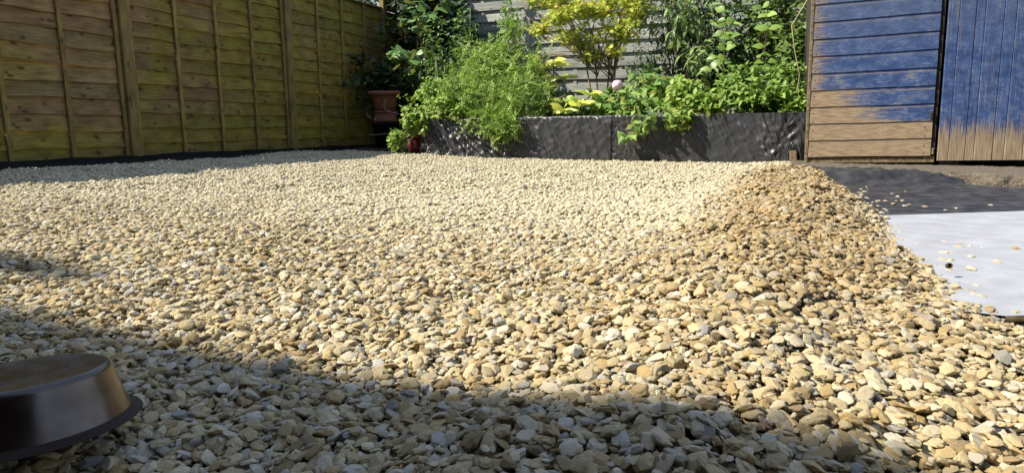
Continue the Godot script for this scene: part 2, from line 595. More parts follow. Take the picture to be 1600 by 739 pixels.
func make_gravel() -> void:
	var rng := RandomNumberGenerator.new()
	rng.seed = 77
	var fine := icosphere(3)
	var coarse := icosphere(2)
	var meshes := []
	for i in 14:
		meshes.append(pebble(fine, rng))
	for i in 10:
		meshes.append(pebble(coarse, rng))
	var bufs := []
	for i in 24:
		bufs.append(PackedFloat32Array())
	top_of.resize(gw * gd)
	for j in gd:
		for i in gw:
			top_of[j * gw + i] = -1.0
	# tiles of 0.1 m, those that the lens or an eye a step aside can see
	var ct := cos(view_turn)
	var sn := sin(view_turn)
	var tiles := []
	for tj in 59:
		for ti in 57:
			var x := -5.15 + ti * 0.1
			var z := -5.95 + tj * 0.1
			var zc := -(x + 0.05) * sn - (z + 0.05) * ct
			var xc := (x + 0.05) * ct - (z + 0.05) * sn
			if zc < 0.28 or absf(xc) > 0.84 * zc + 0.3:
				continue
			tiles.append([x, z, zc])
	for tile in tiles:
		var i0 := int((tile[0] - GX) / CELL)
		var j0 := int((tile[1] - GZ) / CELL)
		for j in range(j0 - 2, j0 + 20):
			for i in range(i0 - 2, i0 + 20):
				var k := j * gw + i
				if i >= 0 and j >= 0 and i < gw and j < gd and top_of[k] < -0.5:
					top_of[k] = gravel_y(GX + (i + 0.5) * CELL, GZ + (j + 0.5) * CELL) - 0.026
	var total := 0
	for layer in 2:
		for tile in tiles:
			var dens := 12000.0 if tile[2] < 1.9 else 11500.0 if tile[2] < 3.4 else 9000.0
			var n := int(dens * 0.01)
			var near: bool = tile[2] < 1.5
			for q in n:
				var x: float = tile[0] + rng.randf() * 0.1
				var z: float = tile[1] + rng.randf() * 0.1
				# of two places take the lower one
				var x2: float = tile[0] + rng.randf() * 0.1
				var z2: float = tile[1] + rng.randf() * 0.1
				if tile[2] < 3.0 and top_at(x2, z2) - gravel_y(x2, z2) < top_at(x, z) - gravel_y(x, z):
					x = x2
					z = z2
				var stray := false
				if not in_gravel(x, z):
					var past := x - edge_x(z)
					if z > -4.1 and past > 0.0 and rng.randf() < 0.045 * exp(-past / 0.035):
						stray = true
					else:
						continue
				var a := 0.0034 + 0.0088 * pow(rng.randf(), 2.7)
				a *= 0.88 if tile[2] > 1.9 else 0.93
				var r := a * 0.62
				if stray:
					# a stone that rolled off the edge, onto the sheet or the board
					var lie := -0.0195 if x > 0.33 and z > -2.48 - (x - 0.35) * 0.5 and z < -1.25 else -0.035
					for dj in range(-3, 4):
						for di in range(-3, 4):
							var kk := (int((z - GZ) / CELL) + dj) * gw + int((x - GX) / CELL) + di
							top_of[kk] = lie - 0.002
				var h0 := top_at(x, z)
				var hx0 := top_at(x - r, z)
				var hx1 := top_at(x + r, z)
				var hz0 := top_at(x, z - r)
				var hz1 := top_at(x, z + r)
				if minf(minf(hx0, hx1), minf(hz0, hz1)) < -0.5 or h0 < -0.5:
					continue
				var mean := (h0 + hx0 + hx1 + hz0 + hz1) / 5.0
				var most := maxf(maxf(hx0, hx1), maxf(maxf(hz0, hz1), h0))
				var up := Vector3(clampf((hx0 - hx1) / (2.0 * r), -0.55, 0.55) * 0.8 + rng.randfn(0, 0.2), 1.0, clampf((hz0 - hz1) / (2.0 * r), -0.55, 0.55) * 0.8 + rng.randfn(0, 0.2)).normalized()
				var v := rng.randi_range(0, 13) if near else 14 + rng.randi_range(0, 9)
				var yaw := rng.randf() * TAU
				var side := Vector3(cos(yaw), 0, sin(yaw))
				side = (side - up * side.dot(up)).normalized()
				var thick := rng.randf_range(0.8, 1.25)
				var y := lerpf(mean, most, 0.4) + a * 0.26 * thick
				var bs := Basis(side * a, up * a * thick, side.cross(up) * a * rng.randf_range(0.85, 1.1))
				var c := pebble_color(rng, x, z)
				var bf: PackedFloat32Array = bufs[v]
				bf.append_array(PackedFloat32Array([bs.x.x, bs.y.x, bs.z.x, x, bs.x.y, bs.y.y, bs.z.y, y, bs.x.z, bs.y.z, bs.z.z, z, c.r, c.g, c.b, 1.0]))
				bufs[v] = bf
				total += 1
				# the stone's own top raises the heap
				var rr := a * 0.85
				var ci := int((x - GX) / CELL)
				var cj := int((z - GZ) / CELL)
				var reach := int(rr / CELL) + 1
				for dj in range(-reach, reach + 1):
					for di in range(-reach, reach + 1):
						var i := ci + di
						var j := cj + dj
						if i < 0 or j < 0 or i >= gw or j >= gd:
							continue
						var dx := (i + 0.5) * CELL + GX - x
						var dz := (j + 0.5) * CELL + GZ - z
						var d2 := (dx * dx + dz * dz) / (rr * rr)
						if d2 < 1.0:
							var hy := y + a * 0.33 * thick * sqrt(1.0 - d2) - (up.x * dx + up.z * dz) / up.y
							var k := j * gw + i
							if hy > top_of[k]:
								top_of[k] = hy
	var g := Node3D.new()
	g.name = numbered("gravel")
	add_child(g)
	g.set_meta("kind", "stuff")
	tag(g, "bed of cream and ochre stone chippings spread across the whole garden", "gravel")
	for i in 24:
		var mm := MultiMesh.new()
		mm.transform_format = MultiMesh.TRANSFORM_3D
		mm.use_colors = true
		mm.mesh = meshes[i]
		mm.instance_count = bufs[i].size() / 16
		if mm.instance_count == 0:
			continue
		var bf: PackedFloat32Array = bufs[i]
		for q in mm.instance_count:
			var w := q * 16
			mm.set_instance_transform(q, Transform3D(Vector3(bf[w], bf[w + 4], bf[w + 8]), Vector3(bf[w + 1], bf[w + 5], bf[w + 9]), Vector3(bf[w + 2], bf[w + 6], bf[w + 10]), Vector3(bf[w + 3], bf[w + 7], bf[w + 11])))
			mm.set_instance_color(q, Color(bf[w + 12], bf[w + 13], bf[w + 14]))
		var o := MultiMeshInstance3D.new()
		o.multimesh = mm
		o.material_override = M.stone
		o.name = "chippings" if i == 0 else "chippings_%03d" % i
		o.set_meta("kind", "stuff")
		g.add_child(o)
	print("pebbles ", total)
	loose_mesh = meshes

var loose_mesh := []

# ---------------------------------------------------------------- fences
func algae(p: Vector3, along: float) -> Color:
	# green growth: most near the ground and in a band towards the far panels
	var n := grain.get_noise_3dv(p * 1.7) + 0.35 * grain.get_noise_3dv(p * Vector3(5.0, 9.0, 5.0))
	var g := smoothstep(-0.15, 0.5, n * 0.8 + smoothstep(0.5, 0.0, p.y) * 0.55 + smoothstep(-3.6, -5.2, along) * 0.5 - 0.02)
	var c := Color(0.98, 0.84, 0.68).lerp(Color(0.96, 1.12, 0.27), g)
	var dirt := smoothstep(0.12, 0.02, p.y)
	return c.lerp(Color(0.34, 0.36, 0.26), dirt * 0.7)

func fence_panel(z0: float, lift: float, seedn: int, label: String) -> void:
	# boards lie along the fence (x along -z in their own axes), lapped, with upright battens on this side
	var L := 1.80
	var t := thing("fence_section", label, "fence panel", Vector3(-5.15, 0.0 + lift, z0), "lapped panels of the wooden side fence")
	var rng := RandomNumberGenerator.new()
	rng.seed = seedn
	var turn := Basis(Vector3.UP, PI / 2)    # x -> -z, z -> +x
	var y := 0.0
	var k := 0
	while y < 1.70:
		var h := 0.148
		var ph := rng.randf() * 50.0
		var amp := rng.randf_range(0.003, 0.008)
		var sag := rng.randf_range(-0.004, 0.004)
		var wave := func(v: Vector3, s: float):
			if v.y < 0.0:
				v.y += amp * sin(s * 7.0 + ph) + 0.004 * sin(s * 23.0 + ph * 2.0) + 0.006 * lumps.get_noise_2d(s * 190.0, ph * 30.0)
				v.z += 0.012
			else:
				v.z -= 0.009
			v.z += 0.004 * sin(s * 4.0 + ph)
			v.y += sag * sin(s * PI)
			return v
		var row := float(rng.randi_range(0, 7)) / 8.0
		var flip := rng.randf() < 0.5
		var mesh := bar(L, h, 0.011, 0.002, 12, wave, Rect2(1.0 if flip else 0.0, row + 0.004, -1.0 if flip else 1.0, 0.117))
		var yy := y + h / 2.0
		var br := rng.randf_range(0.82, 1.2)
		mesh = tint(mesh, func(v): return algae(Vector3(v.x - z0 , yy + v.y + lift, seedn), z0 - v.x) * br)
		piece(t, "board", mesh, M.fence_wood, Transform3D(turn, Vector3(-0.012, yy, 0)))
		y += 0.126 + rng.randf_range(-0.003, 0.003)
		k += 1
	var stripe := func(v): return algae(Vector3(9.0 + seedn, v.x + lift, seedn * 3.1), z0 - 0.9).lerp(Color(1.05, 1.0, 0.7), 0.55)
	for b in 5:
		var mesh := bar(1.775, 0.034, 0.02, 0.003, 8, func(v, s): return v + Vector3(0, 0.003 * sin(s * 3.0 + b), 0), Rect2(0, 0.125 * (b + 1) + 0.02, 1, 0.05))
		mesh = tint(mesh, stripe)
		piece(t, "batten", mesh, M.fence_wood, Transform3D(Basis(Vector3.BACK, PI / 2).rotated(Vector3.UP, PI / 2), Vector3(0.016, 0.0, -0.02 - b * 0.44)))
	part(t, "bottom_rail", tint(bar(L, 0.04, 0.02, 0.003, 6, null, Rect2(0, 0.3, 1, 0.05)), func(_v): return Color(0.5, 0.52, 0.34)), M.fence_wood, Transform3D(turn, Vector3(-0.026, 0.02, 0)))
	part(t, "capping_rail", tint(bar(L, 0.022, 0.055, 0.004, 6, null, Rect2(0, 0.55, 1, 0.06)), func(_v): return Color(0.75, 0.78, 0.42)), M.fence_wood, Transform3D(turn, Vector3(0.004, 1.795, 0)))

func fence_post(z: float, h: float, label: String) -> void:
	var t := thing("fence_post", label, "fence post", Vector3(-5.135, -0.15, z), "square posts of the wooden side fence")
	var mesh := bar(h + 0.15, 0.078, 0.075, 0.006, 10, func(v, s): return v + Vector3(0, 0.002 * sin(s * 5.0 + z), 0), Rect2(0, 0.01, 1, 0.11))
	mesh = tint(mesh, func(v): return algae(Vector3(z * 3.0, v.x - 0.15, 4.0), -4.0).lerp(Color(1.25, 1.12, 0.72), 0.7))
	part(t, "shaft", mesh, M.fence_wood, Transform3D(Basis(Vector3.BACK, PI / 2).rotated(Vector3.UP, PI / 2), Vector3.ZERO))
	var cap := bar(0.078, 0.07, 0.02, 0.004, 1)
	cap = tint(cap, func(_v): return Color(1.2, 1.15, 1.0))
	part(t, "weathered_top", cap, M.fence_wood, Transform3D(Basis(Vector3.RIGHT, PI / 2), Vector3(-0.039, h + 0.15, 0)))

func back_panel(x0: float, seedn: int, label: String) -> void:
	var L := 1.79
	var t := thing("slatted_panel", label, "fence panel", Vector3(x0, 0.05, -7.9), "grey slatted panels of the back fence")
	var rng := RandomNumberGenerator.new()
	rng.seed = seedn
	var tone := func(v): return Color(0.86, 0.92, 0.90).lerp(Color(0.72, 0.82, 0.5), smoothstep(0.75, 0.1, v))
	for side in 2:
		for i in 14:
			var y := 0.08 + i * 0.152 + side * 0.078
			var ph := rng.randf() * 30.0
			var mesh := bar(L, 0.098 + rng.randf_range(-0.004, 0.008), 0.012, 0.003, 8, func(v, s): return v + Vector3(0, 0.005 * sin(s * 4.0 + ph), 0.002 * sin(s * 9.0 + ph)), Rect2(0, float(rng.randi_range(0, 5)) / 6.0 + 0.005, 1, 0.155))
			var k: Color = tone.call(y)
			var br := rng.randf_range(0.82, 1.12)
			mesh = tint(mesh, func(_v): return Color(k.r * br, k.g * br, k.b * br))
			piece(t, "slat", mesh, M.grey_wood, Transform3D(Basis.IDENTITY, Vector3(0, y, 0.0125 if side == 0 else -0.0125)))
	for b in 4:
		var mesh := tint(bar(2.2, 0.045, 0.0115, 0.002, 2, null, Rect2(0, 0.35, 1, 0.06)), func(_v): return Color(0.8, 0.8, 0.76))
		piece(t, "batten", mesh, M.grey_wood, Transform3D(Basis(Vector3.BACK, PI / 2), Vector3(0.03 + b * 0.576, 0.0, 0)))

# ---------------------------------------------------------------- plants
func twig_end(rng: RandomNumberGenerator, b: Array) -> Vector3:
	var d := Vector3(rng.randfn(), rng.randfn(), rng.randfn()).normalized()
	return b[0] + d * b[1] * pow(rng.randf(), 0.38)

func shoots(rng: RandomNumberGenerator, blobs: Array, n: int, per: int, length: float, size: float, spread: float, dark: Color, light: Color, droop := 0.25, stems: SurfaceTool = null, roots: Array = [], tip = null) -> Array:
	# leafy twigs through the blobs [centre, radii, weight]: returns [transforms, colours]
	var list := []
	var cols := []
	var total := 0.0
	for b in blobs:
		total += b[2]
	for s in n:
		var pick := rng.randf() * total
		var b: Array = blobs[0]
		for q in blobs:
			pick -= q[2]
			if pick <= 0.0:
				b = q
				break
		var end := twig_end(rng, b)
		var out: Vector3 = ((end - b[0]) / b[1]).normalized()
		var dir := (out * 0.8 + Vector3(0, 0.45, 0.12) + Vector3(rng.randfn(), rng.randfn(), rng.randfn()) * 0.4).normalized()
		var l := length * rng.randf_range(0.6, 1.3)
		var start := end - dir * l
		var pts := curve(start, end, Vector3(0, l * 0.1, 0), 4)
		if stems and s % 2 == 0:
			tube(stems, pts, 0.0022, 0.001, 3)
			if roots.size() and s % 8 == 0:
				var r: Vector3 = roots[rng.randi() % roots.size()]
				tube(stems, curve(r, start, Vector3(rng.randfn() * 0.03, 0.05, rng.randfn() * 0.03), 5), 0.005, 0.0022, 4)
		var tone := rng.randf()
		for k in per:
			var t := (k + 0.6) / per
			var p := start.lerp(end, t) + Vector3(0, l * 0.4 * t * (1.0 - t), 0)
			var ang := k * 2.4 + s
			var side := dir.cross(Vector3.UP).normalized() * cos(ang) + dir.cross(dir.cross(Vector3.UP)).normalized() * sin(ang)
			var ld := (side * spread + dir * (1.0 - spread * 0.5) + Vector3(0, -droop, 0) + Vector3(rng.randfn(), rng.randfn(), rng.randfn()) * 0.2).normalized()
			var up := (Vector3(rng.randfn() * 0.35, 1.0, 0.35 + rng.randfn() * 0.35)).normalized()
			var right := up.cross(ld).normalized()
			up = ld.cross(right)
			var sc := size * rng.randf_range(0.65, 1.25)
			list.append(Transform3D(Basis(right * sc, up * sc, ld * sc), p))
			var c := dark.lerp(light, clampf(tone * 0.6 + rng.randf() * 0.5, 0.0, 1.0))
			if tip != null and t > 0.75 and rng.randf() < 0.3:
				c = c.lerp(tip, rng.randf())
			cols.append(c)
	return [list, cols]

func bush(called: String, label: String, category: String, base: Vector3, seedn: int, blobs: Array, n: int, per: int, length: float, size: float, mesh: ArrayMesh, dark: Color, light: Color, roots: Array, spread := 0.8, droop := 0.25, stem_mat := "stem_green", tip = null) -> Node3D:
	# blobs and roots are world places; the thing stands at base
	var rng := RandomNumberGenerator.new()
	rng.seed = seedn
	var t := thing(called, label, category, base)
	var bl := []
	for b in blobs:
		bl.append([b[0] - base, b[1], b[2]])
	var rl := []
	for r in roots:
		rl.append(r - base)
	var st := new_st()
	var lv := shoots(rng, bl, n, per, length, size, spread, dark, light, droop, st, rl, tip)
	many(t, "foliage", mesh, M.foliage, lv[0], lv[1])
	part(t, "stem", st.commit(), M[stem_mat])
	return t

func leafy(called: String, label: String, category: String, base: Vector3, seedn: int, blobs: Array, n: int, per: int, length: float, size: float, meshes: Array, mats: Array, roots: Array, spread := 0.8, droop := 0.25, stem_mat := "stem_green") -> Node3D:
	# the same for plants whose leaves are large enough to be pieces of their own
	var rng := RandomNumberGenerator.new()
	rng.seed = seedn
	var t := thing(called, label, category, base)
	var bl := []
	for b in blobs:
		bl.append([b[0] - base, b[1], b[2]])
	var rl := []
	for r in roots:
		rl.append(r - base)
	var st := new_st()
	var lv := shoots(rng, bl, n, per, length, size, spread, Color.BLACK, Color.WHITE, droop, st, rl)
	for i in lv[0].size():
		piece(t, "leaf", meshes[rng.randi() % meshes.size()], mats[clampi(int(lv[1][i].r * mats.size()), 0, mats.size() - 1)], lv[0][i])
	part(t, "stem", st.commit(), M[stem_mat])
	return t

func rosette(t: Node3D, rng: RandomNumberGenerator, at: Vector3, n: int, size: float, meshes: Array, mats: Array, rise: float, lean := Vector3.ZERO) -> void:
	for i in n:
		var a := i * 2.4 + rng.randf() * 0.5
		var d := (Vector3(cos(a), rise * rng.randf_range(0.4, 1.3), sin(a)) + lean).normalized()
		var up := (Vector3.UP * 0.6 + Vector3(-0.25 + rng.randfn() * 0.2, 0, 0.75 + rng.randfn() * 0.2)).normalized()
		var right := up.cross(d).normalized()
		up = d.cross(right)
		var sc := size * rng.randf_range(0.75, 1.2)
		piece(t, "leaf", meshes[rng.randi() % meshes.size()], mats[rng.randi() % mats.size()], Transform3D(Basis(right * sc, up * sc, d * sc), at + Vector3(0, -0.012 * (i / 4), 0)))

var view_turn := deg_to_rad(23.75)

func _ready() -> void:
	# ---- camera, sky, sun, exposure
	var cam := Camera3D.new()
	cam.name = "camera"
	cam.position = Vector3(0, 0.285, 0)
	cam.rotation = Vector3(deg_to_rad(-9.93), view_turn, 0)
	cam.fov = rad_to_deg(2.0 * atan(369.5 / 1000.0))
	cam.near = 0.02
	cam.far = 500.0
	add_child(cam)
	cam.make_current()
	var sky_mat := ProceduralSkyMaterial.new()
	sky_mat.sky_top_color = Color(0.56, 0.635, 0.76)
	sky_mat.sky_horizon_color = Color(0.88, 0.89, 0.90)
	sky_mat.sky_curve = 0.15
	sky_mat.ground_bottom_color = Color(0.2, 0.19, 0.16)
	sky_mat.ground_horizon_color = Color(0.5, 0.5, 0.46)
	sky_mat.sky_energy_multiplier = 1.0
	var env := Environment.new()
	env.background_mode = Environment.BG_SKY
	env.sky = Sky.new()
	env.sky.sky_material = sky_mat
	env.background_energy_multiplier = 0.78
	env.tonemap_mode = Environment.TONE_MAPPER_LINEAR
	env.tonemap_exposure = 1.88
	env.ssao_enabled = true
	env.ssil_enabled = true
	env.sdfgi_enabled = true
	var we := WorldEnvironment.new()
	we.name = "world_environment"
	we.environment = env
	add_child(we)
	var sun := DirectionalLight3D.new()
	sun.name = "sun"
	sun.light_energy = 1.5
	sun.light_color = Color(1.0, 0.96, 0.885)
	sun.light_angular_distance = 0.55
	sun.shadow_enabled = true
	sun.look_at_from_position(Vector3.ZERO, Vector3(0.88, -1.0, -0.55))
	add_child(sun)
	build_materials()
	build_setting()
	make_gravel()
	build_fences()
	build_house()
	build_bed()
	build_shed()
	build_ground_things()
	build_pots()
	build_plants()
	build_bowl()

func build_setting() -> void:
	struct("ground", grid(4, 4, func(u, v): return Vector3((u - 0.5) * 240.0, -0.08, (v - 0.5) * 240.0)), M.soil)
	# fine stone dust under the chippings
	struct("gravel_base", grid(140, 150, func(u, v):
		var x: float = lerpf(-5.1, 0.6, u)
		var z: float = lerpf(-6.0, 0.6, v)
		return Vector3(x, minf(gravel_y(x, z) - 0.03, 0.2) if x < edge_x(z) - 0.03 else -0.06, z)), M.fines)
	# concrete base under the shed, its front lip broken and rough
	var lip := func(x: float) -> float:
		return -4.36 + 0.20 * smoothstep(0.35, 1.3, x) + 0.035 * lumps.get_noise_2d(x * 300.0, 3.0)
	struct("concrete_base", grid(150, 30, func(u, v):
		var x: float = lerpf(-0.02, 2.6, u)
		var f: float = lip.call(x)
		var rough: float = 0.004 * lumps.get_noise_2d(x * 1500.0, v * 900.0) + 0.004 * lumps.get_noise_2d(x * 500.0, v * 300.0)
		if v < 0.6:
			var d: float = v / 0.6
			return Vector3(x, 0.024 + rough - 0.006 * d, lerpf(-6.6, f - 0.03, d))
		var a: float = (v - 0.6) / 0.4
		return Vector3(x, 0.018 - 0.07 * a * a + rough * 2.0, f - 0.03 + 0.05 * sin(a * PI * 0.5) + rough * 3.0)), M.concrete)

func build_fences() -> void:
	var where := [-5.15 + 0.0]
	fence_panel(0.02, 0.0, 11, "lapped fence panel out of frame nearest the house")
	fence_panel(-1.87, -0.02, 12, "brown lapped fence panel nearest the camera, bare of moss higher up")
	fence_panel(-3.76, 0.0, 13, "lapped fence panel with dark knots in rows between two full height posts")
	fence_panel(-5.65, 0.0, 14, "green stained lapped fence panel with climber leaves in front of its far half")
	fence_panel(-7.46, 0.0, 15, "shaded fence panel in the far corner, almost hidden by dark leaves")
	fence_post(-1.82, 1.98, "fence post at the near end of the first visible panel")
	fence_post(-3.715, 1.9, "tan fence post standing between the brown panel and the knotty panel")
	fence_post(-5.605, 1.9, "mossy fence post between the knotty panel and the green stained panel")
	fence_post(-7.42, 2.0, "fence post near the corner whose pale top catches the sun above the rail")
	# black sheet turned up against the foot of the fence
	var t := part(self, "edging_sheet", grid(160, 8, func(u, v):
		var z: float = lerpf(0.4, -7.2, u)
		var n: float = lumps.get_noise_2d(z * 300.0, v * 60.0)
		var y: float = lerpf(-0.08, 0.03 + 0.012 * lumps.get_noise_2d(z * 90.0, 5.0), v)
		return Vector3(-5.095 + 0.07 * (1.0 - v) * (1.0 - v) + 0.012 * n, y, z)), M.black_plastic)
	tag(t, "strip of black sheet turned up along the foot of the side fence", "edging sheet")
	back_panel(-5.08, 61, "grey slatted fence panel in the corner behind the lobed leaves")
	back_panel(-3.21, 62, "grey slatted fence panel behind the feathery bush and the yellow tree")
	back_panel(-1.34, 63, "shaded slatted fence panel behind the long leaved shrub and the shed side")
	var x := [-3.245, -1.375, 0.5]
	var says := ["grey fence post between the corner panel and the panel behind the feathery bush", "grey fence post behind the trunk of the yellow tree", "grey fence post hidden behind the blue shed"]
	for i in 3:
		var p := thing("back_fence_post", says[i], "fence post", Vector3(x[i], -0.2, -7.9), "grey posts of the back fence")
		part(p, "shaft", tint(bar(2.45, 0.075, 0.09, 0.006, 6, null, Rect2(0, 0.5, 1, 0.16)), func(_v): return Color(0.85, 0.85, 0.8)), M.grey_wood, Transform3D(Basis(Vector3.BACK, PI / 2), Vector3.ZERO))

func box_at(t: Node, called: String, size: Vector3, at: Vector3, m: Material, b := 0.006) -> MeshInstance3D:
	return part(t, called, bar(size.x, size.y, size.z, b), m, Transform3D(Basis.IDENTITY, at - Vector3(size.x / 2, 0, 0)))

func build_house() -> void:
	# behind the camera; its eaves throw the shade over the near gravel
	var h := thing("brick_house", "brick house behind the camera that shades the nearest gravel", "house", Vector3(-3, 0, 2.245))
	box_at(h, "wall", Vector3(17, 4.9, 7), Vector3(0, 2.45, 3.55), M.brick, 0.02)
	var st := new_st()
	for s in [[Vector3(-8.7, 4.93, -0.05), Vector3(8.7, 4.93, -0.05), Vector3(8.7, 7.3, 3.55), Vector3(-8.7, 7.3, 3.55)], [Vector3(-8.7, 7.3, 3.55), Vector3(8.7, 7.3, 3.55), Vector3(8.7, 4.93, 7.15), Vector3(-8.7, 4.93, 7.15)]]:
		for k in [0, 1, 2, 0, 2, 3]:
			st.add_vertex(s[k])
	part(h, "roof", done(st, true), M.slate)
	box_at(h, "gutter", Vector3(17.4, 0.09, 0.12), Vector3(0, 4.9, -0.07), M.black_plastic, 0.02)
	var d := thing("satellite_dish", "satellite dish on a pole above the house eaves", "satellite dish", Vector3(-6.48, 5.1, 2.29))
	var sh := SphereMesh.new()
	part(d, "reflector", lathe([Vector2(0.0, 0.0), Vector2(0.1, 0.008), Vector2(0.2, 0.03), Vector2(0.29, 0.065), Vector2(0.295, 0.06)], 32), M.slate, Transform3D(Basis(Vector3.RIGHT, -0.9), Vector3(0, 0.42, 0)))
	var p := new_st()
	tube(p, [Vector3(0, -0.25, 0.12), Vector3(0, 0.1, 0.0), Vector3(0, 0.42, 0.0)], 0.02, 0.02, 8)
	part(d, "pole", p.commit(), M.slate)

func build_bed() -> void:
	var bed := thing("raised_bed", "long raised planting bed wrapped in black woven sheet", "raised bed", Vector3(-3.22, 0, -5.3))
	# front of the bed in its own axes: x 0..3.31, facing +z
	var top := func(x: float) -> float: return lerpf(0.338, 0.372, x / 3.3)
	var sheet := func(x0: float, x1: float, proud: float, fold: Callable):
		return grid(int((x1 - x0) / 0.011) + 2, 34, func(u, v):
			var x: float = lerpf(x0, x1, u)
			var h: float = top.call(x)
			if v > 0.85:
				var a: float = (v - 0.85) / 0.15
				return Vector3(x, h + 0.005 * sin(a * PI) + 0.003 * lumps.get_noise_2d(x * 400.0, 9.0), proud + 0.004 - a * 0.12)
			var y: float = lerpf(-0.06, h, v / 0.85)
			return Vector3(x, y, proud + fold.call(x, y)))
	var smooth := func(x: float, y: float) -> float: return 0.007 * lumps.get_noise_2d(x * 300.0 + y * 60.0, y * 120.0) + 0.0012 * lumps.get_noise_2d(x * 2200.0 + y * 300.0, y * 500.0) + 0.011 * pow(1.0 - absf(lumps.get_noise_2d(x * 520.0 + y * 260.0, y * 90.0 + 33.0)), 7.0) + 0.009 * pow(1.0 - absf(lumps.get_noise_2d(x * 300.0 - y * 420.0, y * 110.0 + x * 90.0)), 12.0)
	# gathered folds that fan out from the bed's corner
	var gather := func(x: float, y: float) -> float:
		var a := atan2(x + 0.12, 0.62 - y)
		var r := lumps.get_noise_2d(a * 900.0, (x + y) * 60.0)
		return 0.045 * smoothstep(1.25, 0.4, x) * (pow(1.0 - absf(r), 5.0) - 0.3) + smooth.call(x, y) * 1.5
	var crumple := func(x: float, y: float) -> float:
		var r := lumps.get_noise_2d((x + y * 0.6) * 900.0, (y - x * 0.4) * 1500.0)
		var q := lumps.get_noise_2d((x - y * 0.8) * 1700.0 + 40.0, (y + x * 0.9) * 900.0)
		return 0.012 * (1.0 - absf(r) * 2.2) + 0.009 * (1.0 - absf(q) * 2.2) - 0.012
	var slack := func(x: float, y: float) -> float:
		var w := exp(-pow((x - 3.08) / 0.12, 2.0))
		var a := atan2(x - 3.08, y - 0.12)
		return smooth.call(x, y) + 0.03 * w * pow(1.0 - absf(lumps.get_noise_2d(a * 260.0, 4.0)), 2.0) + 0.008 * pow(1.0 - absf(sin((x * 5.0 + y * 6.0))), 6.0) * smoothstep(0.0, 0.2, x - 2.2)
	part(bed, "sheet", sheet.call(0.0, 1.22, 0.014, gather), M.membrane)
	part(bed, "sheet", sheet.call(1.2, 1.80, 0.020, smooth), M.membrane)
	part(bed, "sheet", sheet.call(1.78, 2.12, 0.016, crumple), M.shiny_membrane)
	part(bed, "sheet", sheet.call(2.06, 2.548, 0.020, func(x, y): return smooth.call(x, y) + 0.012 * pow(1.0 - absf(sin(x * 7.0 + y * 9.0)), 8.0)), M.membrane)
	# the last sheet is pulled up at its foot by the shed
	part(bed, "sheet", grid(80, 30, func(u, v):
		var x: float = lerpf(2.54, 3.31, u)
		var h: float = top.call(x)
		var low: float = -0.05 + 0.155 * exp(-pow((x - 3.215) / 0.042, 4.0))
		var y: float = lerpf(low, h + 0.003, v)
		return Vector3(x, y, 0.0185 + slack.call(x, y) + 0.02 * exp(-pow((x - 3.215) / 0.07, 2.0)) * smoothstep(0.25, 0.08, y))), M.membrane)
	# left end and the back, boards and earth
	part(bed, "end_sheet", grid(40, 24, func(u, v):
		var z: float = lerpf(0.0, -1.4, u)
		var y: float = lerpf(-0.06, 0.335, v)
		return Vector3(0.01 - 0.012 * pow(1.0 - absf(lumps.get_noise_2d(z * 500.0 + y * 200.0, y * 60.0)), 3.0), y, z)), M.membrane)
	for k in 2:
		part(bed, "board", bar(3.24, 0.165, 0.03, 0.004), M.dark_wood, Transform3D(Basis.IDENTITY, Vector3(0.02, 0.085 + k * 0.168, -0.02)))
	part(bed, "earth", grid(40, 30, func(u, v):
		return Vector3(lerpf(0.02, 3.34, u), 0.305 + 0.02 * lumps.get_noise_2d(u * 900.0, v * 700.0), lerpf(-0.04, -2.55, v))), M.soil)
	var st := new_st()
	var yy := 0.01
	while yy < 0.34:
		tube(st, [Vector3(2.585 + 0.002 * sin(yy * 30.0), yy, 0.024 + slack.call(2.585, yy)), Vector3(2.586, yy + 0.008, 0.025 + slack.call(2.585, yy + 0.008))], 0.0013, 0.0013, 4)
		yy += 0.017
	part(bed, "stitch_line", st.commit(), M.stitch)
	var peg := thing("timber_stub", "short pale timber stub peeping out under the lifted corner of the black sheet", "timber", Vector3(-0.005, -0.05, -5.265))
	part(peg, "block", bar(0.145, 0.055, 0.05, 0.008), M.bare_wood, Transform3D(Basis(Vector3.BACK, PI / 2 + 0.05), Vector3.ZERO))

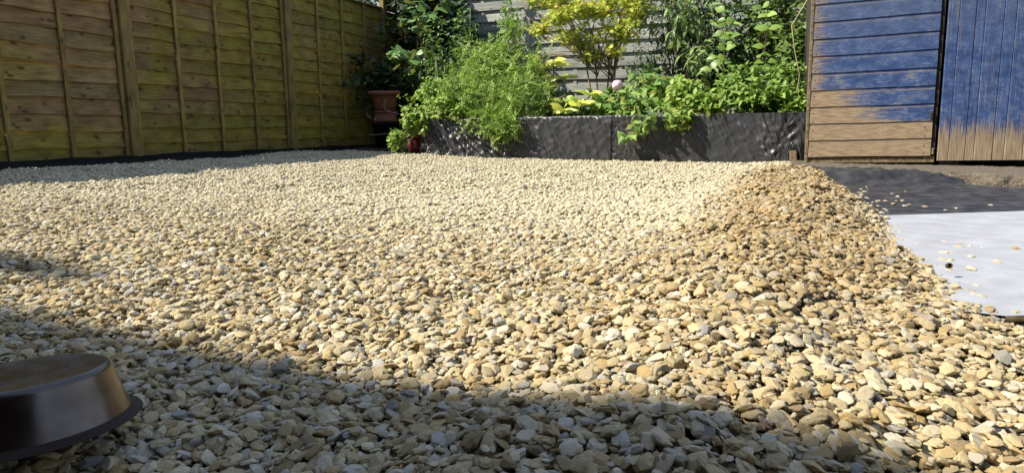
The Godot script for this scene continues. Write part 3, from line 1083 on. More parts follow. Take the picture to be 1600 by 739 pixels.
func build_shed() -> void:
	var s := thing("blue_shed", "weathered shed with worn blue paint beside the raised bed", "shed", Vector3(0.085, 0.04, -5.0))
	s.rotation = Vector3(0, deg_to_rad(1.5), deg_to_rad(1.7))
	var rng := RandomNumberGenerator.new()
	rng.seed = 5
	# cladding boards: foot proud, top tucked in
	var y := 0.018
	while y < 1.98:
		var ph := rng.randf() * 9.0
		var wave := func(v: Vector3, q: float):
			v.z += 0.0035 if v.y < 0.0 else -0.0025
			v.y += 0.0012 * sin(q * 6.0 + ph)
			return v
		var mesh := bar(0.735, 0.121, 0.013, 0.002, 6, wave, Rect2(0.0, 1.0 - (y + 0.1175) / 2.0, 1.0, 0.121 / 2.0))
		piece(s, "cladding_board", mesh, M.clad_paint, Transform3D(Basis(Vector3.BACK, rng.randf_range(-0.002, 0.002)), Vector3(0.0, y + 0.0605, 0.0)))
		y += 0.114
	part(s, "bearer", bar(0.76, 0.04, 0.05, 0.004), M.bare_wood, Transform3D(Basis.IDENTITY, Vector3(0.0, -0.006, -0.028)))
	part(s, "corner_trim", bar(1.99, 0.02, 0.03, 0.003), M.bare_wood, Transform3D(Basis(Vector3.BACK, PI / 2), Vector3(-0.012, -0.015, -0.004)))
	part(s, "door_frame", bar(1.99, 0.022, 0.03, 0.003), M.dark_wood, Transform3D(Basis(Vector3.BACK, PI / 2), Vector3(0.752, -0.01, -0.02)))
	var door := Node3D.new()
	door.name = "door"
	s.add_child(door)
	door.position = Vector3(0.772, -0.012, 0.012)
	var x := 0.0
	var k := 0
	for w in [0.062, 0.088, 0.05, 0.098, 0.062, 0.098, 0.06, 0.1, 0.06, 0.1, 0.08]:
		var mesh := bar(1.95, w - 0.0015, 0.016 + 0.003 * (k % 2), 0.0035, 4, func(v, q): return v + Vector3(0, 0.0, 0.0015 * sin(q * 5.0 + k)))
		# the paint runs over all boards: u from the board's place across the door, v from its height
		var a := mesh.surface_get_arrays(0)
		var vs: PackedVector3Array = a[Mesh.ARRAY_VERTEX]
		var uvs := PackedVector2Array()
		for v in vs:
			uvs.append(Vector2((x + w / 2.0 - v.y) / 0.86, 1.0 - v.x / 2.0))
		a[Mesh.ARRAY_TEX_UV] = uvs
		var m2 := ArrayMesh.new()
		m2.add_surface_from_arrays(Mesh.PRIMITIVE_TRIANGLES, a)
		piece(door, "door_board", m2, M.door_paint, Transform3D(Basis(Vector3.BACK, PI / 2), Vector3(x + w / 2.0, 0.0, 0.0)))
		x += w
		k += 1
	part(s, "knot_hole", lathe([Vector2(0.0, -0.001), Vector2(0.008, 0.0005), Vector2(0.0095, 0.0)], 16), M.rubber, Transform3D(Basis(Vector3.RIGHT, PI / 2), Vector3(0.842, 1.0, 0.0225)))
	part(s, "latch_plate", bar(0.045, 0.016, 0.012, 0.003), M.dark_wood, Transform3D(Basis(Vector3.BACK, PI / 2), Vector3(0.724, 0.265, 0.014)))
	part(s, "latch_plate", bar(0.04, 0.012, 0.012, 0.003), M.bare_wood, Transform3D(Basis(Vector3.BACK, PI / 2), Vector3(0.748, 0.03, 0.008)))
	part(s, "door_block", bar(0.1, 0.05, 0.06, 0.004), M.dark_wood, Transform3D(Basis.IDENTITY, Vector3(0.80, -0.03, -0.03)))
	# the body behind: side, back, roof
	box_at(s, "side_wall", Vector3(0.02, 1.95, 1.45), Vector3(0.004, 0.99, -0.78), M.dark_wood)
	box_at(s, "side_wall", Vector3(0.02, 1.95, 1.45), Vector3(1.66, 0.99, -0.78), M.dark_wood)
	box_at(s, "back_wall", Vector3(1.62, 1.95, 0.02), Vector3(0.83, 0.99, -1.49), M.dark_wood)
	box_at(s, "floor_panel", Vector3(1.62, 0.03, 1.36), Vector3(0.83, 0.0, -0.77), M.dark_wood)
	part(s, "roof", bar(1.85, 0.03, 1.75, 0.006), M.slate, Transform3D(Basis(Vector3.RIGHT, 0.08), Vector3(-0.08, 2.03, -0.74)))

func build_ground_things() -> void:
	# black sheet over the bare ground, rucked up against the concrete
	var t := part(self, "ground_sheet", grid(150, 150, func(u, v):
		var x: float = lerpf(-0.15, 2.9, u)
		var z: float = lerpf(-4.34, 0.3, v)
		var y: float = -0.036 + 0.004 * lumps.get_noise_2d(x * 160.0, z * 160.0) + 0.004 * pow(1.0 - absf(lumps.get_noise_2d(x * 500.0 + z * 200.0, z * 600.0)), 5.0)
		var up: float = smoothstep(-4.02 + 0.03 * lumps.get_noise_2d(x * 400.0, 2.0), -4.2, z) * smoothstep(1.0, 0.6, x)
		y += up * (0.058 + 0.010 * lumps.get_noise_2d(x * 700.0, 30.0))
		y += 0.014 * pow(1.0 - absf(lumps.get_noise_2d(x * 400.0, z * 1500.0)), 4.0) * smoothstep(-3.7, -4.0, z) * smoothstep(1.0, 0.7, x)
		if z < -4.06 - 0.05 * sin(x * 2.0) and x > 0.85:
			y -= 0.03
		return Vector3(x, y, z)), M.ground_sheet)
	tag(t, "black ground sheet laid on the bare soil in front of the shed", "ground sheet")
	# white board lying on it
	var d := Vector3(0.888, 0.022, -0.459).normalized()
	var n := Vector3(-0.459, 0.0, -0.888)
	var a := Vector3(0.328, -0.021, -1.345)
	var b := Vector3(0.331, -0.021, -1.235)
	var poly := [b, b + d * 1.5, b + d * 1.5 + n * 1.06, b - d * 0.45 + n * 1.06, a - d * 0.3 + n * 0.1, a]
	var board := thing("white_board", "large white sheet of board lying on the black ground sheet", "board", b)
	var st := new_st()
	for k in range(1, 5):
		for q in [poly[0], poly[k], poly[k + 1]]:
			st.add_vertex(q - b + Vector3(0, 0.0008, 0))
	part(board, "white_face", done(st, true), M.white_sheet)
	var st2 := new_st()
	for k in 6:
		var p: Vector3 = poly[k] - b
		var q: Vector3 = poly[(k + 1) % 6] - b
		for w in [p, q, q - Vector3(0, 0.012, 0), p, q - Vector3(0, 0.012, 0), p - Vector3(0, 0.012, 0)]:
			st2.add_vertex(w)
	for k in range(1, 5):
		for q in [poly[0], poly[k], poly[k + 1]]:
			st2.add_vertex(q - b - Vector3(0, 0.012, 0))
	part(board, "core", done(st2, true), M.bare_wood)
	var rng := RandomNumberGenerator.new()
	rng.seed = 404
	var on_board := [[0.347, -2.345], [0.382, -2.342], [0.419, -2.377], [0.448, -2.309], [0.365, -2.111], [0.517, -2.252], [0.547, -2.268], [0.487, -2.116], [0.5, -2.094], [0.409, -1.956], [0.396, -1.913], [0.387, -1.869], [0.441, -1.99], [0.413, -1.885], [0.436, -1.876], [0.454, -1.869], [0.503, -1.879], [0.388, -1.741], [0.424, -1.69], [0.357, -1.594], [0.36, -1.618], [0.351, -1.795], [0.362, -1.80], [0.34, -1.776], [0.372, -2.2], [0.34, -2.02]]
	var cols := []
	for i in 5:
		cols.append(mat("loose_stone%d" % i, [Color(0.62, 0.53, 0.34), Color(0.54, 0.43, 0.25), Color(0.66, 0.6, 0.45), Color(0.45, 0.34, 0.19), Color(0.6, 0.55, 0.46)][i], 0.88, M.stone.albedo_texture, 0.55))
	for p in on_board:
		var s := rng.randf_range(0.0065, 0.0125)
		var o := part(self, "loose_stone", loose_mesh[rng.randi_range(0, 13)], cols[rng.randi_range(0, 4)], Transform3D(Basis(Vector3.UP, rng.randf() * TAU).scaled(Vector3.ONE * s), Vector3(p[0], -0.019 + s * 0.4 + 0.022 * maxf(0.0, (p[0] - 0.33)), p[1])))
		tag(o, "small cream stone scattered on the white board", "stone", "loose stones on the white board")
	var on_sheet := [[0.344, -3.651], [0.427, -3.432], [0.501, -3.577], [0.43, -3.132], [0.406, -3.116], [0.379, -2.986], [0.413, -2.926], [0.434, -2.985], [0.536, -2.855], [0.479, -2.922], [0.342, -3.105], [0.328, -3.043], [0.313, -3.583], [0.32, -3.475], [0.729, -3.09], [0.584, -2.93], [0.361, -3.085], [0.30, -3.2], [0.31, -3.02], [0.29, -2.9], [0.33, -2.8]]
	for p in on_sheet:
		var s := rng.randf_range(0.006, 0.0115)
		var o := part(self, "loose_stone", loose_mesh[rng.randi_range(0, 13)], cols[rng.randi_range(0, 4)], Transform3D(Basis(Vector3.UP, rng.randf() * TAU).scaled(Vector3.ONE * s), Vector3(p[0], -0.036 + s * 0.4, p[1])))
		tag(o, "pale stone lying loose on the black ground sheet", "stone", "loose stones on the black sheet")
	var h := part(self, "hollow_husk", lathe([Vector2(0.004, -0.007), Vector2(0.0085, -0.004), Vector2(0.0095, 0.001), Vector2(0.008, 0.007), Vector2(0.0065, 0.006), Vector2(0.006, 0.0)], 20, 0.05), M.husk, Transform3D(Basis(Vector3.RIGHT, 1.15).rotated(Vector3.UP, 0.5).scaled(Vector3.ONE * 0.65), Vector3(0.298, 0.006, -1.5)))
	tag(h, "dark brown hollow husk at the gravel's edge beside the white board", "husk")

func build_pots() -> void:
	var at := Vector3(-4.37, 0, -6.3)
	var plank := part(self, "timber_offcut", bar(0.75, 0.04, 0.12, 0.005), M.dark_wood, Transform3D(Basis(Vector3.UP, 0.12), Vector3(-4.42, 0.005, -5.86)))
	tag(plank, "dark timber offcut lying on the ground below the pot stack", "timber")
	# two black pots at the bottom, a broken terracotta one, and the wide terracotta one on top
	var b := part(self, "black_pot", lathe([Vector2(0.0, 0.012), Vector2(0.12, 0.0), Vector2(0.145, 0.16), Vector2(0.16, 0.165), Vector2(0.162, 0.2), Vector2(0.15, 0.2), Vector2(0.14, 0.17), Vector2(0.0, 0.16)], 40), M.black_plastic, Transform3D(Basis.IDENTITY, at + Vector3(0.01, 0.0, 0)))
	tag(b, "black plastic pot at the very bottom of the pot stack", "plant pot", "black pots of the stack")
	b = part(self, "black_pot", lathe([Vector2(0.0, 0.012), Vector2(0.13, 0.0), Vector2(0.15, 0.09), Vector2(0.163, 0.095), Vector2(0.166, 0.12), Vector2(0.155, 0.12), Vector2(0.14, 0.1), Vector2(0.0, 0.1)], 40), M.black_plastic, Transform3D(Basis(Vector3.BACK, 0.04), at + Vector3(-0.01, 0.19, 0.0)))
	tag(b, "black plastic pot under the smaller terracotta pot", "plant pot", "black pots of the stack")
	var p := thing("terracotta_pot", "smaller terracotta pot with a chipped pale rim in the middle of the stack", "plant pot", at + Vector3(0.0, 0.31, 0.0), "terracotta pots of the stack")
	part(p, "body", lathe([Vector2(0.0, 0.01), Vector2(0.125, 0.0), Vector2(0.135, 0.02), Vector2(0.128, 0.03), Vector2(0.122, 0.1), Vector2(0.0, 0.1)], 40), M.terracotta)
	part(p, "rim", lathe([Vector2(0.122, 0.1), Vector2(0.135, 0.108), Vector2(0.135, 0.125), Vector2(0.12, 0.128), Vector2(0.11, 0.11)], 40), M.terracotta)
	p = thing("terracotta_pot", "wide terracotta pot with a thick rolled rim on top of the pot stack", "plant pot", at + Vector3(0.0, 0.435, 0.0), "terracotta pots of the stack")
	p.rotation.x = 0.05
	part(p, "body", lathe([Vector2(0.0, 0.005), Vector2(0.11, 0.0), Vector2(0.122, 0.06), Vector2(0.145, 0.16), Vector2(0.152, 0.185), Vector2(0.14, 0.185), Vector2(0.13, 0.14), Vector2(0.1, 0.05), Vector2(0.0, 0.04)], 48), M.terracotta)
	part(p, "rim", lathe([Vector2(0.148, 0.178), Vector2(0.172, 0.182), Vector2(0.184, 0.198), Vector2(0.184, 0.214), Vector2(0.172, 0.228), Vector2(0.155, 0.23), Vector2(0.143, 0.215), Vector2(0.140, 0.18)], 48), M.terracotta)
	var st := new_st()
	tube(st, [at + Vector3(0.11, 0.57, 0.12), at + Vector3(0.085, 0.52, 0.15), at + Vector3(0.10, 0.46, 0.16), at + Vector3(0.17, 0.42, 0.15), at + Vector3(0.26, 0.40, 0.1)], 0.003, 0.003)
	tube(st, [at + Vector3(-0.2, 0.42, 0.1), at + Vector3(-0.14, 0.38, 0.15), at + Vector3(-0.08, 0.36, 0.165)], 0.003, 0.003)
	tube(st, [at + Vector3(-0.17, 0.17, 0.12), at + Vector3(-0.05, 0.165, 0.172), at + Vector3(0.1, 0.18, 0.15), at + Vector3(0.2, 0.2, 0.1)], 0.003, 0.003)
	var s := part(self, "string", st.commit(), M.string)
	tag(s, "pale string looped loosely round the pot stack", "string")
	p = thing("red_pot", "dark red plastic pot half hidden under the trailing herb", "plant pot", Vector3(-3.42, -0.005, -5.40))
	part(p, "body", lathe([Vector2(0.0, 0.005), Vector2(0.055, 0.0), Vector2(0.073, 0.165), Vector2(0.065, 0.165), Vector2(0.06, 0.15), Vector2(0.0, 0.15)], 36), M.red_plastic)
	part(p, "rim", lathe([Vector2(0.072, 0.16), Vector2(0.082, 0.165), Vector2(0.083, 0.195), Vector2(0.075, 0.198), Vector2(0.068, 0.17)], 36), M.red_plastic)

func build_plants() -> void:
	var V := func(x, y, z): return Vector3(x, y, z)
	var ovate := leaf(1.0, 0.62, 0.25, 0.25, 4, 0.75)
	var ovate2 := leaf(1.0, 0.7, 0.12, 0.4, 4, 0.7, 0.03)
	var lance := leaf(1.0, 0.24, 0.3, 0.35, 5, 0.85)
	var lance2 := leaf(1.0, 0.3, 0.2, 0.55, 5, 0.85)
	var small := leaf(1.0, 0.58, 0.25, 0.2, 3, 0.8)
	var palm := lobed(1.0, 1.05, 5, 0.45)
	var palm2 := lobed(1.0, 1.15, 3, 0.36)
	var acer_leaf := lobed(1.0, 1.0, 7, 0.72, 0.1, 0.8)
	var feather := pinnate(1.0, 3, 0.34, 0.17)
	var feather2 := pinnate(1.0, 4, 0.3, 0.11)
	bush("hedge", "dark hedge of the neighbouring garden showing above the side fence", "hedge", V.call(-6.2, 0.0, -9.0), 41, [[V.call(-6.3, 1.6, -8.6), V.call(0.6, 1.7, 2.6), 3.0]], 900, 6, 0.4, 0.11, ovate, Color(0.03, 0.06, 0.02), Color(0.08, 0.14, 0.04), [V.call(-6.2, 0, -8.5), V.call(-6.3, 0, -9.5)], 0.8, 0.25, "bark")
	# corner: dark climber mass, lobed shrub, ivy on the fence
	bush("dark_climber", "dark climber filling the shaded corner behind the lobed leaves", "climber", V.call(-4.5, 0.0, -7.5), 1, [[V.call(-4.35, 1.2, -7.5), V.call(0.75, 0.95, 0.22), 3.0], [V.call(-4.9, 0.9, -7.3), V.call(0.15, 0.8, 0.5), 1.0], [V.call(-3.8, 0.7, -7.0), V.call(0.4, 0.55, 0.4), 1.5], [V.call(-4.75, 2.0, -7.6), V.call(0.6, 0.35, 0.3), 1.8], [V.call(-4.3, 1.8, -7.2), V.call(0.5, 0.35, 0.3), 1.2]], 900, 6, 0.22, 0.08, palm2, Color(0.02, 0.045, 0.015), Color(0.045, 0.085, 0.028), [V.call(-4.5, 0, -7.6), V.call(-4.1, 0, -7.5)])
	bush("ivy", "dim ivy creeping over the far half of the green stained fence panel", "ivy", V.call(-5.0, 0.0, -6.9), 2, [[V.call(-5.02, 0.75, -6.85), V.call(0.06, 0.55, 0.42), 2.0], [V.call(-5.0, 1.15, -6.7), V.call(0.06, 0.45, 0.28), 1.0], [V.call(-4.95, 0.5, -7.2), V.call(0.12, 0.5, 0.3), 1.6]], 62, 4, 0.2, 0.075, palm2, Color(0.035, 0.055, 0.03), Color(0.07, 0.1, 0.05), [V.call(-5.0, 0, -7.0)], 0.7)
	var lm := leaf_mats("fig_green", [Color(0.05, 0.11, 0.03), Color(0.075, 0.16, 0.045), Color(0.1, 0.2, 0.055), Color(0.14, 0.25, 0.07)], 0.38, 0.3)
	leafy("lobed_shrub", "tall shrub with large lobed dark green leaves above the terracotta pots", "shrub", V.call(-4.15, 0.0, -6.75), 3, [[V.call(-4.05, 1.55, -6.75), V.call(0.42, 0.4, 0.3), 3.0], [V.call(-4.2, 1.05, -6.55), V.call(0.36, 0.16, 0.22), 2.0], [V.call(-3.95, 0.75, -6.7), V.call(0.35, 0.35, 0.25), 1.4], [V.call(-4.35, 0.85, -6.7), V.call(0.3, 0.25, 0.25), 1.0]], 62, 4, 0.24, 0.115, [palm, palm2], lm, [V.call(-4.15, 0, -6.8), V.call(-4.0, 0, -6.9)], 0.85, 0.35, "bark")
	# climber on canes
	var c := bush("climbing_bean", "thin climber with pale pods on canes left of the feathery bush", "climber", V.call(-3.55, 0.3, -6.2), 4, [[V.call(-3.62, 1.0, -6.25), V.call(0.25, 0.55, 0.15), 2.0], [V.call(-3.35, 1.1, -6.3), V.call(0.25, 0.45, 0.15), 1.6], [V.call(-3.5, 0.6, -6.1), V.call(0.3, 0.3, 0.2), 2.0], [V.call(-3.1, 1.45, -7.0), V.call(0.2, 0.25, 0.2), 0.8]], 190, 5, 0.2, 0.052, ovate, Color(0.07, 0.15, 0.04), Color(0.2, 0.32, 0.1), [V.call(-3.6, 0.3, -6.25), V.call(-3.4, 0.3, -6.3)])
	var st := new_st()
	for p in [[-3.66, -6.2, -3.6, -6.15, 0.95], [-3.58, -6.22, -3.57, -6.1, 1.0], [-3.5, -6.1, -3.52, -6.2, 0.9], [-3.3, -6.3, -3.28, -6.35, 1.5]]:
		tube(st, [V.call(p[0], 0.3, p[1]) - c.position, V.call(p[2], p[4], p[3]) - c.position], 0.005, 0.004, 6)
	part(c, "cane", st.commit(), M.pale_stem)
	var pod_mat := mat("pod", Color(0.42, 0.5, 0.3), 0.5)
	for p in [[-3.62, 1.02, -6.0], [-3.47, 0.78, -5.95], [-3.4, 0.98, -6.1], [-3.7, 0.85, -6.0], [-3.3, 0.86, -6.05]]:
		piece(c, "pod", leaf(0.1, 0.035, 0.5, 0.2, 4), pod_mat, Transform3D(Basis(Vector3.RIGHT, 1.2).rotated(Vector3.UP, p[0] * 9.0), V.call(p[0], p[1], p[2]) - c.position))
	# trailing herb over the red pot
	bush("trailing_herb", "light green herb with rounded leaves trailing over the red pot and the bed corner", "herb", V.call(-3.2, 0.3, -5.35), 5, [[V.call(-3.02, 0.44, -5.4), V.call(0.3, 0.17, 0.22), 3.0], [V.call(-3.32, 0.33, -5.28), V.call(0.2, 0.16, 0.13), 2.4], [V.call(-3.5, 0.15, -5.2), V.call(0.1, 0.1, 0.08), 0.8], [V.call(-3.2, 0.56, -5.5), V.call(0.3, 0.2, 0.22), 2.4]], 560, 6, 0.13, 0.047, ovate, Color(0.14, 0.25, 0.04), Color(0.34, 0.47, 0.11), [V.call(-3.2, 0.3, -5.45), V.call(-3.42, 0.16, -5.4)], 0.85, 0.2, "stem_green", Color(0.36, 0.42, 0.1))
	# feathery bush
	bush("feathery_bush", "big bush of fine feathery leaflets spilling over the black sheet", "bush", V.call(-2.75, 0.3, -5.75), 6, [[V.call(-2.72, 0.68, -5.75), V.call(0.44, 0.36, 0.36), 3.4], [V.call(-2.42, 0.5, -5.5), V.call(0.34, 0.3, 0.26), 2.4], [V.call(-2.4, 0.27, -5.24), V.call(0.22, 0.13, 0.1), 1.1], [V.call(-2.95, 0.56, -5.5), V.call(0.3, 0.26, 0.25), 1.8], [V.call(-2.75, 0.98, -5.95), V.call(0.28, 0.2, 0.25), 1.2], [V.call(-2.55, 0.35, -5.3), V.call(0.36, 0.14, 0.12), 1.0], [V.call(-2.33, 0.84, -5.85), V.call(0.13, 0.24, 0.1), 0.35], [V.call(-2.13, 0.5, -5.6), V.call(0.13, 0.18, 0.1), 0.4], [V.call(-3.1, 0.95, -5.9), V.call(0.2, 0.25, 0.15), 0.5], [V.call(-2.65, 1.22, -6.0), V.call(0.12, 0.2, 0.1), 0.3]], 1050, 5, 0.17, 0.066, feather, Color(0.14, 0.25, 0.045), Color(0.37, 0.52, 0.115), [V.call(-2.75, 0.3, -5.8), V.call(-2.5, 0.3, -5.7), V.call(-2.9, 0.3, -5.8)], 0.85, 0.25, "bark", Color(0.36, 0.46, 0.1))
	bush("twining_vine", "thin vine with orange blooms twining up the grey slatted fence", "vine", V.call(-3.4, 0.3, -7.7), 7, [[V.call(-3.45, 1.65, -7.7), V.call(0.12, 0.45, 0.08), 2.0], [V.call(-3.3, 1.2, -7.6), V.call(0.2, 0.3, 0.1), 1.2], [V.call(-3.75, 1.3, -7.6), V.call(0.18, 0.3, 0.1), 0.7]], 70, 5, 0.2, 0.055, ovate, Color(0.07, 0.14, 0.035), Color(0.2, 0.3, 0.08), [V.call(-3.4, 0.3, -7.7)])
	# yellow tree
	acer(acer_leaf)
	# yellow leaved stem plant
	var rng := RandomNumberGenerator.new()
	rng.seed = 12
	var ym := leaf_mats("lime", [Color(0.48, 0.54, 0.07), Color(0.60, 0.60, 0.10), Color(0.38, 0.48, 0.07)], 0.4)
	var gm := leaf_mats("deep_green", [Color(0.04, 0.09, 0.025), Color(0.06, 0.12, 0.03), Color(0.09, 0.16, 0.04)], 0.4)
	var at: Vector3 = V.call(-2.25, 0.31, -6.0)
	var yp := thing("yellow_leaf_plant", "upright plant with drooping yellow leaves at its tips and dark ones below", "plant", at)
	st = new_st()
	for q in [[0.06, 0.56, 0.04, 11], [-0.1, 0.43, 0.06, 11], [0.13, 0.42, 0.0, 9], [-0.02, 0.33, 0.1, 9], [-0.06, 0.52, -0.03, 8]]:
		tube(st, curve(Vector3(0, 0, 0), V.call(q[0], q[1], q[2]), Vector3(0.02, 0, 0)), 0.008, 0.004, 5)
		rosette(yp, rng, V.call(q[0], q[1], q[2]), q[3], 0.14, [lance2, leaf(1.0, 0.36, 0.15, 0.75, 5)], ym, 0.55)
		for lev in 4:
			rosette(yp, rng, V.call(q[0] * lev / 5.0, q[1] * (lev + 0.6) / 5.5, q[2] * lev / 5.0), 5, 0.12, [lance], gm, 0.25)
	part(yp, "stem", st.commit(), M.bark)
	# bright rosettes
	at = V.call(-1.82, 0.31, -5.62)
	var rp := thing("lime_rosette_plant", "low plant with bright lime rosettes of blunt leaves beside the pink flower", "plant", at)
	st = new_st()
	for q in [[0.04, 0.16, 0.03, 12], [-0.1, 0.1, 0.1, 10], [0.1, 0.24, -0.04, 9], [-0.16, 0.18, -0.03, 8]]:
		tube(st, curve(Vector3.ZERO, V.call(q[0], q[1], q[2]), Vector3(0, 0.02, 0)), 0.008, 0.005, 5)
		rosette(rp, rng, V.call(q[0], q[1], q[2]), q[3], 0.125, [leaf(1.0, 0.36, 0.15, 0.3, 5, 1.1), leaf(1.0, 0.4, 0.2, 0.2, 5, 1.15)], ym.slice(0, 2) + leaf_mats("fresh", [Color(0.3, 0.42, 0.07)]), 0.5)
	part(rp, "stem", st.commit(), M.bark)
	bush("leafy_groundcover", "dark leafy groundcover along the bed edge between the yellow plant and the pink flower", "groundcover", V.call(-1.95, 0.3, -5.85), 51, [[V.call(-1.75, 0.40, -5.8), V.call(0.3, 0.11, 0.22), 2.0], [V.call(-2.1, 0.38, -5.75), V.call(0.22, 0.1, 0.15), 1.2], [V.call(-1.6, 0.52, -6.0), V.call(0.25, 0.16, 0.2), 1.6], [V.call(-1.3, 0.62, -6.05), V.call(0.25, 0.22, 0.2), 1.6]], 190, 5, 0.15, 0.075, ovate, Color(0.05, 0.11, 0.03), Color(0.17, 0.28, 0.07), [V.call(-1.8, 0.3, -5.9), V.call(-1.4, 0.3, -6.0)], 0.85, 0.2)
	# hydrangea
	var hm := leaf_mats("hydrangea", [Color(0.07, 0.15, 0.035), Color(0.11, 0.22, 0.05), Color(0.17, 0.30, 0.07), Color(0.24, 0.37, 0.1)], 0.42)
	var hb: Vector3 = V.call(-1.35, 0.31, -5.65)
	var hy := leafy("hydrangea", "leafy bush with broad rounded leaves and one pink flower head, hanging over the shiny sheet", "hydrangea", hb, 14, [[V.call(-1.35, 0.47, -5.6), V.call(0.33, 0.16, 0.22), 3.0], [V.call(-1.15, 0.6, -5.75), V.call(0.2, 0.22, 0.18), 1.5], [V.call(-1.24, 0.19, -5.18), V.call(0.08, 0.12, 0.04), 0.75], [V.call(-1.12, 0.32, -5.2), V.call(0.12, 0.1, 0.06), 0.6], [V.call(-1.6, 0.42, -5.65), V.call(0.14, 0.14, 0.15), 0.8]], 66, 5, 0.15, 0.088, [ovate2, leaf(1.0, 0.66, 0.2, 0.3, 5, 0.72, 0.02)], hm, [hb], 0.9, 0.3)
	var heads := []
	var hc := []
	for i in 150:
		var y := 1.0 - 2.0 * (i + 0.5) / 150.0
		var a := i * 2.399
		var d := Vector3(sqrt(1.0 - y * y) * cos(a), y, sqrt(1.0 - y * y) * sin(a))
		var r := 0.046 * rng.randf_range(0.9, 1.06)
		var tn := d.cross(Vector3(0.2, 0.9, 0.3)).normalized()
		heads.append(Transform3D(Basis(tn, d, tn.cross(d)).rotated(d, rng.randf() * 3.0).scaled(Vector3.ONE * 0.0135), d * r))
		hc.append(Color(0.72, 0.40, 0.56).lerp(Color(0.8, 0.68, 0.74), rng.randf()))
	var floret := new_st()
	for k in 4:
		floret.append_from(leaf(1.0, 0.95, 0.1, 0.15, 3, 0.9), 0, Transform3D(Basis(Vector3.UP, k * PI / 2)))
	var head := many(hy, "flower_head", floret.commit(), M.petal, heads, hc)
	head.position = V.call(-1.448, 0.615, -5.55) - hb
	# long leaved shrub
	var bm := leaf_mats("willowy", [Color(0.07, 0.14, 0.05), Color(0.11, 0.2, 0.065), Color(0.16, 0.26, 0.09), Color(0.22, 0.33, 0.12)], 0.45)
	leafy("long_leaved_shrub", "tall shrub with long pointed hanging leaves right of the yellow tree", "shrub", V.call(-1.1, 0.3, -6.6), 16, [[V.call(-1.12, 1.35, -6.5), V.call(0.42, 0.4, 0.25), 3.0], [V.call(-0.92, 0.95, -6.35), V.call(0.3, 0.32, 0.2), 1.6]], 74, 4, 0.3, 0.135, [lance, lance2], bm, [V.call(-1.1, 0.3, -6.6), V.call(-0.95, 0.3, -6.6)], 0.6, 0.55, "bark")
	bush("fine_leaved_shrub", "dense fine leaved growth behind the hanging pointed leaves", "shrub", V.call(-1.1, 0.3, -6.9), 26, [[V.call(-1.05, 1.4, -6.9), V.call(0.55, 0.55, 0.25), 2.4], [V.call(-0.9, 0.8, -6.8), V.call(0.5, 0.45, 0.25), 2.0], [V.call(-1.5, 0.85, -7.1), V.call(0.3, 0.4, 0.2), 0.8]], 620, 6, 0.25, 0.075, lance, Color(0.04, 0.085, 0.025), Color(0.13, 0.22, 0.065), [V.call(-1.1, 0.3, -6.9)], 0.7, 0.45, "bark")
	# upright stems with large leaves
	var um := leaf_mats("bright_leaf", [Color(0.10, 0.19, 0.035), Color(0.16, 0.27, 0.05), Color(0.26, 0.38, 0.08)], 0.42)
	for q in [[-0.66, -6.05, 0.92, "upright stem with big bright leaves standing clear of the dark backdrop", 31], [-0.33, -6.05, 1.05, "tall stem with bright leaves reaching the top of the picture near the shed", 32]]:
		at = V.call(q[0], 0.3, q[1])
		var up := thing("tall_leafy_stem", q[3], "plant", at, "tall stems with bright leaves")
		rng.seed = q[4]
		st = new_st()
		tube(st, curve(Vector3.ZERO, V.call(0.03, q[2], 0.03), Vector3(0.02, 0, 0.02), 8), 0.007, 0.003, 5)
		part(up, "stem", st.commit(), M.bark)
		var tw := new_st()
		for k in 13:
			var f: float = 0.3 + 0.7 * k / 12.0
			var to: Vector3 = V.call(0.03 * f + rng.randfn() * 0.07 * (1.15 - f), q[2] * f + 0.02, 0.03 * f + rng.randfn() * 0.06)
			tube(tw, [V.call(0.03 * f, q[2] * f - 0.03, 0.03 * f), to], 0.002, 0.0015, 3)
			rosette(up, rng, to, 2 + k % 2, 0.098, [ovate, ovate2], um if k > 8 else um.slice(0, 2), rng.randf_range(-0.1, 0.5), Vector3(rng.randfn() * 0.4, 0, rng.randfn() * 0.4))
		part(up, "stalk", tw.commit(), M.stem_green)
	# low bushes along the right half
	bush("spilling_rose", "light green bush spilling over the bed edge, left of the shed side bush", "bush", V.call(-0.85, 0.3, -5.55), 17, [[V.call(-0.8, 0.44, -5.5), V.call(0.3, 0.15, 0.2), 3.0], [V.call(-0.86, 0.33, -5.25), V.call(0.14, 0.09, 0.07), 1.0], [V.call(-0.62, 0.42, -5.35), V.call(0.14, 0.12, 0.1), 0.8], [V.call(-0.9, 0.58, -5.65), V.call(0.2, 0.12, 0.18), 1.2]], 280, 6, 0.14, 0.055, ovate, Color(0.12, 0.23, 0.035), Color(0.33, 0.46, 0.095), [V.call(-0.85, 0.3, -5.6)], 0.85, 0.2, "bark", Color(0.4, 0.42, 0.12))
	bush("shed_side_bush", "glossy green bush between the spilling rose and the blue shed", "bush", V.call(-0.25, 0.3, -5.75), 18, [[V.call(-0.3, 0.5, -5.65), V.call(0.34, 0.17, 0.25), 3.0], [V.call(-0.12, 0.55, -5.8), V.call(0.22, 0.28, 0.22), 2.0], [V.call(-0.45, 0.62, -5.85), V.call(0.25, 0.18, 0.2), 1.4], [V.call(-0.02, 0.42, -5.5), V.call(0.1, 0.1, 0.1), 0.7]], 420, 6, 0.16, 0.06, small, Color(0.08, 0.17, 0.03), Color(0.28, 0.42, 0.085), [V.call(-0.25, 0.3, -5.8), V.call(-0.1, 0.3, -5.8)], 0.85, 0.2, "bark")
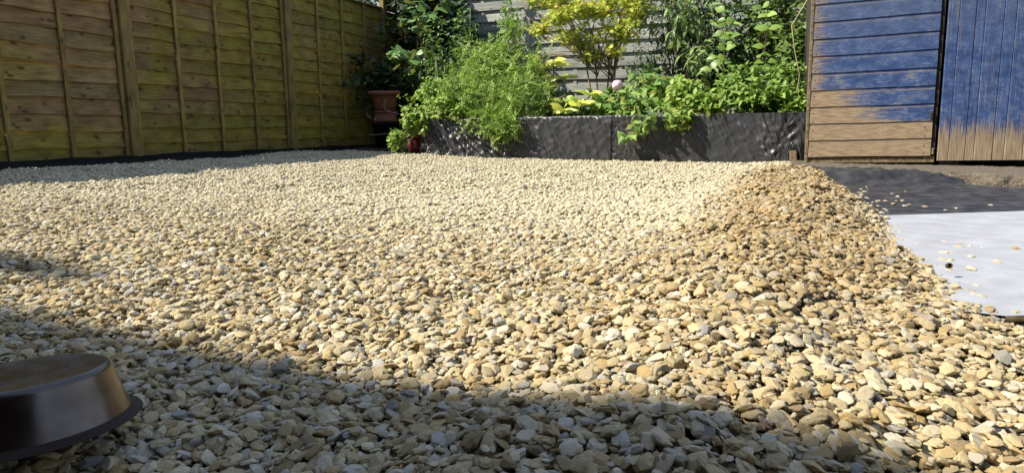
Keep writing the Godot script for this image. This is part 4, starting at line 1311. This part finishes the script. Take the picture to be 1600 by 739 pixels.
	bush("background_climber", "dark green climber on the back fence behind the tall stems", "climber", V.call(-0.35, 0.3, -7.2), 19, [[V.call(-0.3, 1.25, -7.0), V.call(0.5, 0.65, 0.3), 3.0], [V.call(-0.65, 0.85, -7.0), V.call(0.35, 0.45, 0.3), 1.5], [V.call(0.0, 0.9, -6.6), V.call(0.25, 0.5, 0.3), 1.8]], 680, 6, 0.25, 0.07, small, Color(0.05, 0.10, 0.025), Color(0.18, 0.28, 0.065), [V.call(-0.3, 0.3, -7.2), V.call(0, 0.3, -6.9)], 0.8, 0.25, "bark")
	st = new_st()
	tube(st, [V.call(0.05, 1.35, -5.6), V.call(0.0, 1.2, -5.5), V.call(-0.09, 1.02, -5.45), V.call(-0.06, 0.85, -5.45), V.call(-0.01, 0.66, -5.5), V.call(-0.03, 0.4, -5.6)], 0.003, 0.004, 6)
	var cane := part(self, "bramble_cane", st.commit(), M.pale_stem)
	tag(cane, "bare pale cane arching down beside the shed corner", "cane")

func acer(mesh: ArrayMesh) -> void:
	var base := Vector3(-1.86, 0.3, -6.6)
	var t := thing("yellow_tree", "small tree with fine yellow and orange leaves before the grey fence", "tree", base)
	var rng := RandomNumberGenerator.new()
	rng.seed = 71
	var pads := [[Vector3(-2.4, 1.58, -6.5), Vector3(0.42, 0.14, 0.28), 2.4], [Vector3(-2.0, 1.42, -6.4), Vector3(0.3, 0.12, 0.25), 2.0], [Vector3(-1.62, 1.48, -6.5), Vector3(0.36, 0.2, 0.25), 2.0], [Vector3(-1.68, 1.2, -6.4), Vector3(0.3, 0.15, 0.2), 1.6], [Vector3(-2.12, 1.15, -6.35), Vector3(0.3, 0.14, 0.2), 1.5], [Vector3(-1.95, 0.98, -6.4), Vector3(0.14, 0.08, 0.14), 0.6], [Vector3(-2.5, 1.27, -6.4), Vector3(0.16, 0.07, 0.14), 0.6], [Vector3(-2.52, 0.95, -6.3), Vector3(0.09, 0.05, 0.09), 0.25], [Vector3(-1.9, 1.75, -6.6), Vector3(0.5, 0.18, 0.3), 2.4], [Vector3(-1.5, 1.7, -6.6), Vector3(0.25, 0.18, 0.25), 1.0], [Vector3(-2.62, 1.75, -6.5), Vector3(0.22, 0.1, 0.2), 0.9], [Vector3(-2.25, 1.36, -6.3), Vector3(0.2, 0.1, 0.18), 1.1], [Vector3(-1.52, 1.36, -6.4), Vector3(0.16, 0.16, 0.18), 1.0], [Vector3(-1.72, 1.02, -6.4), Vector3(0.13, 0.08, 0.13), 0.5]]
	var bl := []
	var st := new_st()
	var limbs := [Vector3(-0.08, 0.62, 0.06), Vector3(0.06, 0.7, 0.05), Vector3(0.14, 0.55, 0.1), Vector3(-0.2, 0.75, 0.05)]
	for l in limbs:
		tube(st, curve(Vector3(l.x * 0.15, 0, 0), l, Vector3(l.x * 0.15, 0, 0), 7), 0.012, 0.006, 7)
	for p in pads:
		bl.append([p[0] - base, p[1], p[2]])
		for k in 4:
			var from: Vector3 = limbs[rng.randi() % 4] * rng.randf_range(0.75, 1.0)
			tube(st, curve(from, p[0] - base + Vector3(rng.randfn() * p[1].x, rng.randfn() * 0.03, rng.randfn() * p[1].z) * 0.5, Vector3(0, 0.06, 0), 6), 0.006, 0.002, 4)
	var lv := shoots(rng, bl, 1050, 6, 0.17, 0.052, 0.8, Color(0.34, 0.43, 0.05), Color(0.62, 0.68, 0.12), 0.3, st, [], Color(0.80, 0.42, 0.14))
	many(t, "foliage", mesh, M.foliage, lv[0], lv[1])
	part(t, "trunk", st.commit(), M.young_bark)

func build_bowl() -> void:
	var b := thing("metal_bowl", "upturned dull metal feeding bowl with a flared rim, resting on the gravel", "bowl", Vector3(-0.613, 0.012, -0.320))
	var up := Vector3(-0.0728, 1.0, -0.0487).normalized()
	var x := Vector3(1, 0, 0)
	x = (x - up * x.dot(up)).normalized()
	b.basis = Basis(x, up, x.cross(up))
	part(b, "base", lathe([Vector2(0.0, 0.0541), Vector2(0.03, 0.0541), Vector2(0.054, 0.0542), Vector2(0.0575, 0.0547), Vector2(0.0605, 0.0546), Vector2(0.0632, 0.0532), Vector2(0.0645, 0.0505)], 72), M.steel)
	part(b, "side", lathe([Vector2(0.0645, 0.0505), Vector2(0.0665, 0.042), Vector2(0.069, 0.033), Vector2(0.072, 0.023), Vector2(0.0742, 0.015), Vector2(0.0762, 0.0092)], 72), M.steel)
	part(b, "rim", lathe([Vector2(0.0757, 0.0105), Vector2(0.0775, 0.0082), Vector2(0.081, 0.0068), Vector2(0.0852, 0.0064), Vector2(0.0858, 0.0056), Vector2(0.083, 0.0045), Vector2(0.076, 0.006), Vector2(0.07, 0.02)], 72), M.rubber)
